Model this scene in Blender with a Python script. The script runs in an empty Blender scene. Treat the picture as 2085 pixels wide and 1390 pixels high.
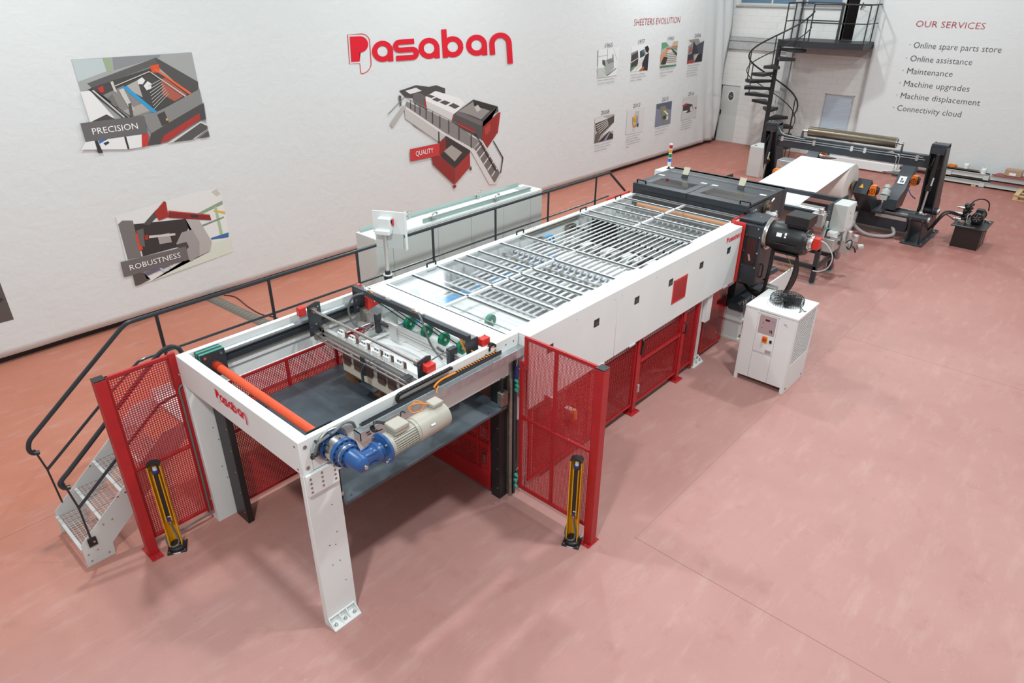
import bpy, bmesh, math, random
from mathutils import Vector, Matrix, Quaternion
random.seed(7)
SC = bpy.context.scene
COL = SC.collection
# ---------------------------------------------------------------- camera
cam = bpy.data.cameras.new('camera')
cam.sensor_fit = 'HORIZONTAL'; cam.sensor_width = 36.0
cam.lens = 1392.5 / 2085 * 36; cam.clip_end = 200
camo = bpy.data.objects.new('camera', cam); COL.objects.link(camo)
yaw, pitch, roll = 0.72790044, 0.48388661, 0.00793172
f = Vector((math.cos(yaw)*math.cos(pitch), math.sin(yaw)*math.cos(pitch), -math.sin(pitch)))
r = Vector((math.sin(yaw), -math.cos(yaw), 0)); u = r.cross(f)
r2 = math.cos(roll)*r + math.sin(roll)*u; u2 = -math.sin(roll)*r + math.cos(roll)*u
camo.matrix_world = Matrix(((r2.x, u2.x, -f.x, 0), (r2.y, u2.y, -f.y, 0), (r2.z, u2.z, -f.z, 5.4), (0, 0, 0, 1)))
SC.camera = camo
# ---------------------------------------------------------------- light and exposure
SC.view_settings.view_transform = 'Standard'; SC.view_settings.look = 'None'
SC.view_settings.gamma = 1.0; SC.view_settings.use_curve_mapping = False
SC.view_settings.exposure = 0.0
w = bpy.data.worlds.new('world'); SC.world = w; w.use_nodes = True
w.node_tree.nodes['Background'].inputs[0].default_value = (0.93, 0.985, 1.0, 1)
w.node_tree.nodes['Background'].inputs[1].default_value = 0.46
def bay(x, y, z, power, size=0.55, col=(.925, 1, 1.015)):
    l = bpy.data.lights.new('high_bay_light', 'AREA'); l.shape = 'DISK'; l.size = size
    l.energy = power; l.color = col
    o = bpy.data.objects.new('high_bay_light', l); o.location = (x, y, z); COL.objects.link(o)
for lx, ly, p in ((-1.3, 1.1, 560), (6.5, 0.6, 390), (14, 1.0, 430), (21, 4.5, 225), (2.5, 8.6, 330), (11, 8.8, 300), (20, 10.2, 390)):
    bay(lx, ly, 9.3, p)
# ---------------------------------------------------------------- helpers
class MB:
    def __init__(s): s.v = []; s.f = []
    def add(s, vs, fs):
        n = len(s.v); s.v += [tuple(v) for v in vs]; s.f += [tuple(i+n for i in q) for q in fs]; return s
    def hexa(s, p):
        return s.add(p, [(0,3,2,1),(4,5,6,7),(0,1,5,4),(1,2,6,5),(2,3,7,6),(3,0,4,7)])
    def box(s, x0, x1, y0, y1, z0, z1):
        return s.hexa([(x0,y0,z0),(x1,y0,z0),(x1,y1,z0),(x0,y1,z0),(x0,y0,z1),(x1,y0,z1),(x1,y1,z1),(x0,y1,z1)])
    def bar(s, a, b, w, h, up=(0,0,1)):
        a = Vector(a); b = Vector(b); d = (b-a).normalized(); up = Vector(up)
        sx = d.cross(up)
        if sx.length < 1e-4: sx = d.cross(Vector((0,1,0)))
        sx.normalize(); uz = sx.cross(d).normalized(); sx = sx*w/2; uz = uz*h/2
        return s.hexa([a-sx-uz, a+sx-uz, b+sx-uz, b-sx-uz, a-sx+uz, a+sx+uz, b+sx+uz, b-sx+uz])
    def lathe(s, a, d, prof, n=20, cap=True):
        a = Vector(a); d = Vector(d).normalized(); q = d.to_track_quat('Z', 'X')
        ex = q @ Vector((1,0,0)); ey = q @ Vector((0,1,0)); vs = []; fs = []
        for t, r in prof:
            for i in range(n):
                an = 2*math.pi*i/n; vs.append(a + d*t + (ex*math.cos(an)+ey*math.sin(an))*r)
        for k in range(len(prof)-1):
            for i in range(n):
                j = (i+1) % n; fs.append((k*n+i, k*n+j, (k+1)*n+j, (k+1)*n+i))
        if cap: fs.append(tuple(range(n-1,-1,-1))); fs.append(tuple((len(prof)-1)*n+i for i in range(n)))
        return s.add(vs, fs)
    def cyl(s, a, b, r, r2=None, n=16):
        a = Vector(a); b = Vector(b); return s.lathe(a, b-a, [(0, r), ((b-a).length, r if r2 is None else r2)], n)
    def hollow(s, a, b, r, ri, n=20):
        a = Vector(a); b = Vector(b); L = (b-a).length
        s.lathe(a, b-a, [(0, ri), (0, r), (L, r), (L, ri), (0, ri)], n, False); return s
    def tube(s, pts, r, n=8, closed=False):
        pts = [Vector(p) for p in pts]; m = len(pts); vs = []; fs = []; nrm = None
        for i, p in enumerate(pts):
            if closed: t = (pts[(i+1) % m]-pts[i-1])
            else: t = pts[min(i+1, m-1)]-pts[max(i-1, 0)]
            t.normalize()
            if nrm is None: nrm = t.orthogonal()
            nrm = (nrm - t*nrm.dot(t)).normalized(); bn = t.cross(nrm)
            for k in range(n):
                an = 2*math.pi*k/n; vs.append(p + (nrm*math.cos(an)+bn*math.sin(an))*r)
        for i in range(m if closed else m-1):
            for k in range(n):
                a0 = i*n; b0 = ((i+1) % m)*n; fs.append((a0+k, a0+(k+1) % n, b0+(k+1) % n, b0+k))
        if not closed: fs.append(tuple(range(n-1,-1,-1))); fs.append(tuple((m-1)*n+k for k in range(n)))
        return s.add(vs, fs)
    def prism(s, pts, vec):
        n = len(pts); vec = Vector(vec); vs = [Vector(p) for p in pts]; vs += [p+vec for p in vs]
        return s.add(vs, [tuple(range(n-1,-1,-1)), tuple(range(n, 2*n))] + [(i, (i+1) % n, n+(i+1) % n, n+i) for i in range(n)])
    def ball(s, c, r, n=10):
        return s.lathe(Vector(c)-Vector((0,0,r)), (0,0,1), [(r-r*math.cos(math.pi*k/6)+(1e-5 if k==6 else 0), max(r*math.sin(math.pi*k/6), r*.02)) for k in range(7)], n)
    def bolts(s, pts, d, r=.009, h=.008, n=8):
        d = Vector(d)
        for p in pts: s.cyl(p, Vector(p)+d*h, r, n=n)
        return s
    def grid(s, o, du, dv, nu, nv, w, t):
        # woven or punched mesh: bars along u and v, width w, thickness t
        o = Vector(o); du = Vector(du); dv = Vector(dv); eu = du.normalized(); ev = dv.normalized(); nn = eu.cross(ev)*t/2
        for i in range(nv+1):
            a = o+dv*i/nv; p = ev*w/2; b = a+du
            s.hexa([a-p-nn, a+p-nn, b+p-nn, b-p-nn, a-p+nn, a+p+nn, b+p+nn, b-p+nn])
        for i in range(nu+1):
            a = o+du*i/nu; p = eu*w/2; b = a+dv
            s.hexa([a-p-nn*.9, a+p-nn*.9, b+p-nn*.9, b-p-nn*.9, a-p+nn*.9, a+p+nn*.9, b+p+nn*.9, b-p+nn*.9])
        return s
    def frame(s, o, du, dv, w, t):
        o = Vector(o); du = Vector(du); dv = Vector(dv); n = du.cross(dv).normalized()
        eu = du.normalized()*w/2; ev = dv.normalized()*w/2
        s.bar(o+ev, o+du+ev, t, w, dv); s.bar(o+dv-ev, o+du+dv-ev, t, w, dv)
        s.bar(o+eu, o+dv+eu, t*.92, w, du); s.bar(o+du-eu, o+dv+du-eu, t*.92, w, du); return s
    def build(s, name, mat, parent=None, bevel=0, smooth=35, seg=2):
        me = bpy.data.meshes.new(name); me.from_pydata(s.v, [], s.f)
        bm = bmesh.new(); bm.from_mesh(me); bmesh.ops.recalc_face_normals(bm, faces=bm.faces); bm.to_mesh(me); bm.free()
        if smooth:
            me.polygons.foreach_set('use_smooth', [True]*len(me.polygons)); me.set_sharp_from_angle(angle=math.radians(smooth))
        me.materials.append(mat); o = bpy.data.objects.new(name, me); link(o, parent)
        if bevel:
            m = o.modifiers.new('bevel', 'BEVEL'); m.width = bevel; m.segments = seg; m.limit_method = 'ANGLE'; m.angle_limit = math.radians(50)
        return o
def link(o, parent=None):
    COL.objects.link(o)
    if parent:
        o.parent = parent
        if parent.type == 'EMPTY': o.matrix_parent_inverse = Matrix.Translation(-parent.location)
    return o
def thing(name, label, cat, loc=(0,0,0), group=None):
    o = bpy.data.objects.new(name, None); o.empty_display_size = .1; COL.objects.link(o); o.location = loc
    return tag(o, label, cat, group)
def tag(o, label, cat, group=None):
    o['label'] = label; o['category'] = cat
    if group: o['group'] = group
    return o
def struct(o): o['kind'] = 'structure'; return o
def lab(o, label): o['label'] = label; return o
def copy_tree(o, label=None):
    def cp(q, par):
        c = q.copy(); COL.objects.link(c)
        if par: c.parent = par; c.matrix_parent_inverse = q.matrix_parent_inverse.copy()
        for ch in [k for k in q.children]: cp(ch, c)
        return c
    c = cp(o, None)
    if label: c['label'] = label
    return c
def cr(pts, k=6, closed=False):
    P = [Vector(p) for p in pts]; n = len(P); out = []
    for i in range(n if closed else n-1):
        g = (lambda j: P[j % n]) if closed else (lambda j: P[min(max(j, 0), n-1)])
        a, b, c, d = g(i-1), g(i), g(i+1), g(i+2)
        for q in range(k):
            t = q/k; out.append(.5*((2*b)+(c-a)*t+(2*a-5*b+4*c-d)*t*t+(3*b-a-3*c+d)*t**3))
    if not closed: out.append(P[-1])
    return out
# ---------------------------------------------------------------- materials
def s2l(h):
    h = h.lstrip('#'); c = [int(h[i:i+2], 16)/255 for i in (0, 2, 4)]
    return tuple(q/12.92 if q <= .04045 else ((q+.055)/1.055)**2.4 for q in c)
def mat(name, col, rough=.5, metal=0, var=0, scale=8, bump=0, bscale=60, spec=.5, coat=0):
    m = bpy.data.materials.new(name); m.use_nodes = True; nt = m.node_tree; b = nt.nodes['Principled BSDF']
    col = s2l(col) if isinstance(col, str) else col
    b.inputs['Base Color'].default_value = (*col, 1); b.inputs['Roughness'].default_value = rough
    b.inputs['Metallic'].default_value = metal; b.inputs['Specular IOR Level'].default_value = spec; b.inputs['Coat Weight'].default_value = coat
    tc = nt.nodes.new('ShaderNodeTexCoord')
    if var:
        n = nt.nodes.new('ShaderNodeTexNoise'); n.inputs['Scale'].default_value = scale; n.inputs['Detail'].default_value = 6
        nt.links.new(tc.outputs['Object'], n.inputs['Vector'])
        rp = nt.nodes.new('ShaderNodeValToRGB'); rp.color_ramp.elements[0].position = .3; rp.color_ramp.elements[1].position = .7
        rp.color_ramp.elements[0].color = (*[max(q*(1-var), 0) for q in col], 1); rp.color_ramp.elements[1].color = (*[min(q*(1+var), 1) for q in col], 1)
        nt.links.new(n.outputs['Fac'], rp.inputs['Fac']); nt.links.new(rp.outputs['Color'], b.inputs['Base Color'])
    if bump:
        n2 = nt.nodes.new('ShaderNodeTexNoise'); n2.inputs['Scale'].default_value = bscale; n2.inputs['Detail'].default_value = 3
        nt.links.new(tc.outputs['Object'], n2.inputs['Vector'])
        bp = nt.nodes.new('ShaderNodeBump'); bp.inputs['Strength'].default_value = bump; bp.inputs['Distance'].default_value = .01
        nt.links.new(n2.outputs['Fac'], bp.inputs['Height']); nt.links.new(bp.outputs['Normal'], b.inputs['Normal'])
    return m
WHITE = mat('white_paint', (.765,.785,.77), .42, var=.02, scale=3)
GREYW = mat('grey_white_paint', (.585,.605,.585), .45, var=.02, scale=3)
RAL = mat('pale_grey_paint', (.56,.58,.555), .45, var=.02, scale=3)
DARK = mat('anthracite_paint', (.030,.036,.044), .38, var=.12, scale=5)
SLATE = mat('slate_plate', (.065,.08,.095), .30, var=.25, scale=4)
BLACK = mat('black_metal', (.012,.012,.013), .4)
RUBB = mat('black_rubber', (.010,.010,.010), .6)
RAIL = mat('rail_paint', (.022,.026,.031), .3)
RED = mat('red_paint', (.42,.012,.016), .4, var=.06)
REDB = mat('red_cover', (.62,.03,.022), .35)
ORNG = mat('orange_paint', (.72,.085,.025), .35, var=.06)
BLUE = mat('blue_paint', (.022,.085,.25), .33, var=.08)
STEEL = mat('bright_steel', (.62,.60,.57), .25, 1, var=.06, scale=12)
DSTEEL = mat('dull_steel', (.36,.33,.29), .4, .85, var=.15, scale=20)
ALU = mat('aluminium', (.66,.66,.64), .34, .75, var=.04)
ALUW = mat('bright_aluminium', (.78,.79,.785), .4, .25, var=.03)
GALV = mat('galvanised', (.50,.54,.56), .36, .7, var=.12, scale=14)
BEIGE = mat('beige_motor_paint', (.43,.40,.34), .42, var=.03)
YEL = mat('yellow_paint', (.72,.36,.01), .35, var=.04)
GREEN = mat('green_plastic', (.0,.33,.17), .4)
TEAL = mat('teal_rubber', (.03,.36,.25), .5)
PAPER = mat('white_paper', (.86,.86,.85), .6)
PAPG = mat('grey_paper', (.60,.60,.61), .6)
CREAM = mat('cream_board', (.72,.65,.53), .6, var=.03)
WOOD = mat('pallet_wood', (.19,.095,.045), .7, var=.35, scale=9, bump=.3)
PINE = mat('pine_timber', (.62,.44,.23), .7, var=.15, scale=9)
BROWN = mat('brown_paddle', (.135,.070,.055), .5, var=.1)
BELTB = mat('blue_belt', (.06,.36,.70), .5)
WTAPE = mat('white_tape', (.80,.80,.79), .5)
CONC = mat('concrete', (.42,.42,.42), .8, var=.08)
CABLE = mat('grey_cable', (.13,.14,.14), .45)
ORCAB = mat('orange_cable', (.85,.27,.02), .45)
GREYPIPE = mat('grey_hose', (.42,.40,.39), .5)
MAROON = mat('dark_red_frame', (.05,.006,.006), .4)
CARD = mat('cardboard', (.42,.29,.19), .8)
INK = mat('dark_ink', (.045,.04,.042), .7); INKR = mat('red_ink', (.42,.02,.05), .6); LOGO = mat('logo_red', (.70,.0,.018), .55)
INKW = mat('white_ink', (.85,.84,.83), .7)
BRONZE = mat('bronze_roll', (.19,.155,.115), .3, .8, var=.08)
BRKO = mat('brake_orange', (.78,.20,.015), .35)
MAUVE = mat('mauve_panel', (.42,.31,.31), .5)
def emis(name, col, e):
    m = mat(name, col, .4); b = m.node_tree.nodes['Principled BSDF']; b.inputs['Emission Color'].default_value = (*col, 1); b.inputs['Emission Strength'].default_value = e; return m
def glass(name, tint, haze, hz=(.8,.82,.84), rough=.04, fmul=1.0):
    m = bpy.data.materials.new(name); m.use_nodes = True; nt = m.node_tree; nt.nodes.clear()
    o = nt.nodes.new('ShaderNodeOutputMaterial'); t = nt.nodes.new('ShaderNodeBsdfTransparent'); t.inputs[0].default_value = (*tint, 1)
    d = nt.nodes.new('ShaderNodeBsdfDiffuse'); d.inputs[0].default_value = (*hz, 1)
    g = nt.nodes.new('ShaderNodeBsdfGlossy'); g.inputs['Roughness'].default_value = rough
    fr0 = nt.nodes.new('ShaderNodeFresnel'); fr0.inputs[0].default_value = 1.49
    ge = nt.nodes.new('ShaderNodeNewGeometry'); fr = nt.nodes.new('ShaderNodeMath'); fr.operation = 'MULTIPLY'; iv = nt.nodes.new('ShaderNodeMath'); iv.operation = 'SUBTRACT'; iv.inputs[0].default_value = 1
    nt.links.new(ge.outputs['Backfacing'], iv.inputs[1]); nt.links.new(fr0.outputs[0], fr.inputs[0]); nt.links.new(iv.outputs[0], fr.inputs[1])
    m1 = nt.nodes.new('ShaderNodeMixShader'); m1.inputs[0].default_value = haze; m2 = nt.nodes.new('ShaderNodeMixShader')
    nt.links.new(t.outputs[0], m1.inputs[1]); nt.links.new(d.outputs[0], m1.inputs[2]); nt.links.new(m1.outputs[0], m2.inputs[1])
    nt.links.new(g.outputs[0], m2.inputs[2]); nt.links.new(fr.outputs[0], m2.inputs[0])
    m3 = nt.nodes.new('ShaderNodeMixShader'); t2 = nt.nodes.new('ShaderNodeBsdfTransparent'); nt.links.new(ge.outputs['Backfacing'], m3.inputs[0]); nt.links.new(m2.outputs[0], m3.inputs[1]); nt.links.new(t2.outputs[0], m3.inputs[2]); nt.links.new(m3.outputs[0], o.inputs[0]); return m
CLEAR = glass('clear_polycarbonate', (.97,.98,.985), .05, rough=.09)
REDGL = glass('red_polycarbonate', (.88,.05,.05), .22, (.36,.01,.016))
FROST = mat('frosted_glass', (.50,.58,.66), .25)
# ---------------------------------------------------------------- lettering
def text_mesh(s, thin=0.0):
    cu = bpy.data.curves.new('lettering', 'FONT'); cu.body = s; cu.size = 1; cu.offset = thin; cu.resolution_u = 2
    o = bpy.data.objects.new('lettering', cu); COL.objects.link(o)
    dg = bpy.context.evaluated_depsgraph_get(); me = bpy.data.meshes.new_from_object(o.evaluated_get(dg))
    bpy.data.objects.remove(o); return me
def lettering(name, s, o, eu, ev, width, cap, mat_, parent, thin=0.0):
    """s written from baseline start o, along eu with total width, capital height cap along ev"""
    me = text_mesh(s, thin); xs = [v.co.x for v in me.vertices]; x0 = min(xs); wd = max(xs)-x0
    h = .7
    o = Vector(o); eu = Vector(eu); ev = Vector(ev)
    if width is None: width = wd*cap/h
    for v in me.vertices: v.co = o + eu*((v.co.x-x0)/wd*width) + ev*(v.co.y/h*cap)
    me.name = name; me.materials.clear(); me.materials.append(mat_)
    return link(bpy.data.objects.new(name, me), parent)
def flat(name, polys, mat_, parent):
    """polys: list of 3D outlines, filled"""
    bm = bmesh.new()
    for p in polys:
        vs = [bm.verts.new(q) for q in p]
        fc = bm.faces.new(vs)
    bmesh.ops.triangulate(bm, faces=bm.faces[:])
    me = bpy.data.meshes.new(name); bm.to_mesh(me); bm.free(); me.materials.append(mat_)
    return link(bpy.data.objects.new(name, me), parent)
def logo_polys():
    """word mark as 2D outlines; x height .4, baseline 0"""
    P = []
    def arc(cx, cy, r, a, b, n=18): return [(cx+r*math.cos(math.radians(a+(b-a)*i/n)), cy+r*math.sin(math.radians(a+(b-a)*i/n))) for i in range(n+1)]
    def stroke(pts, w):
        L = []; R = []
        for i, (x, y) in enumerate(pts):
            x0, y0 = pts[max(i-1, 0)]; x1, y1 = pts[min(i+1, len(pts)-1)]; d = math.hypot(x1-x0, y1-y0) or 1
            nx, ny = -(y1-y0)/d*w/2, (x1-x0)/d*w/2; L.append((x+nx, y+ny)); R.append((x-nx, y-ny))
        for i in range(len(pts)-1): P.append([L[i], L[i+1], R[i+1], R[i]])
    def ring(cx): stroke(arc(cx, .2, .15, 0, 360, 36), .1)
    P.append([(.036,.036), (.196,.036), (.205,.203)] + arc(.222, .358, .155, -90, 90, 14) + [(.038,.517)])
    stroke([(.203,-.19), (.197,0), (0,0), (0,.555), (.255,.555)] + arc(.255, .40, .155, 90, 0, 8)[1:] + [(.41,-.01)] + arc(.212, .0, .198, 0, -92, 10)[1:], .013)
    for c in (.641, 1.522, 2.423): ring(c); P.append([(c+.093, 0), (c+.193, 0), (c+.198, .2), (c+.1, .2)])
    stroke([(1.247,.352), (.965,.352)] + arc(.965, .2765, .0755, 90, 270, 12)[1:] + [(1.20,.201)] + arc(1.20, .1255, .0755, 90, -90, 12)[1:] + [(.887,.05)], .098)
    ring(1.969); P.append([(1.769,0), (1.869,0), (1.869,.54), (1.769,.54)])
    stroke([(2.713,0), (2.713,.20)] + arc(2.8745, .20, .1615, 180, 0, 20)[1:] + [(3.036,-.19)], .1)
    return P
LOGO2D = logo_polys()
def logo_on_drape(name, h, y, parent):
    def m(u_, v): w_ = h[6]*u_+h[7]*v+1; return ((h[0]*u_+h[1]*v+h[2])/w_, (h[3]*u_+h[4]*v+h[5])/w_)
    return flat(name, [[(m(*q)[0], y-.00005*i, m(*q)[1]) for q in p] for i, p in enumerate(LOGO2D)], LOGO, parent)
def logo(name, o, eu, ev, sx, sz, parent, shear=0):
    o = Vector(o); eu = Vector(eu); ev = Vector(ev)
    nn = eu.cross(ev)*.00005
    return flat(name, [[o+nn*i+eu*(x*sx)+ev*(y*sz+shear*x*sx) for x, y in p] for i, p in enumerate(LOGO2D)], LOGO, parent)
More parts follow.
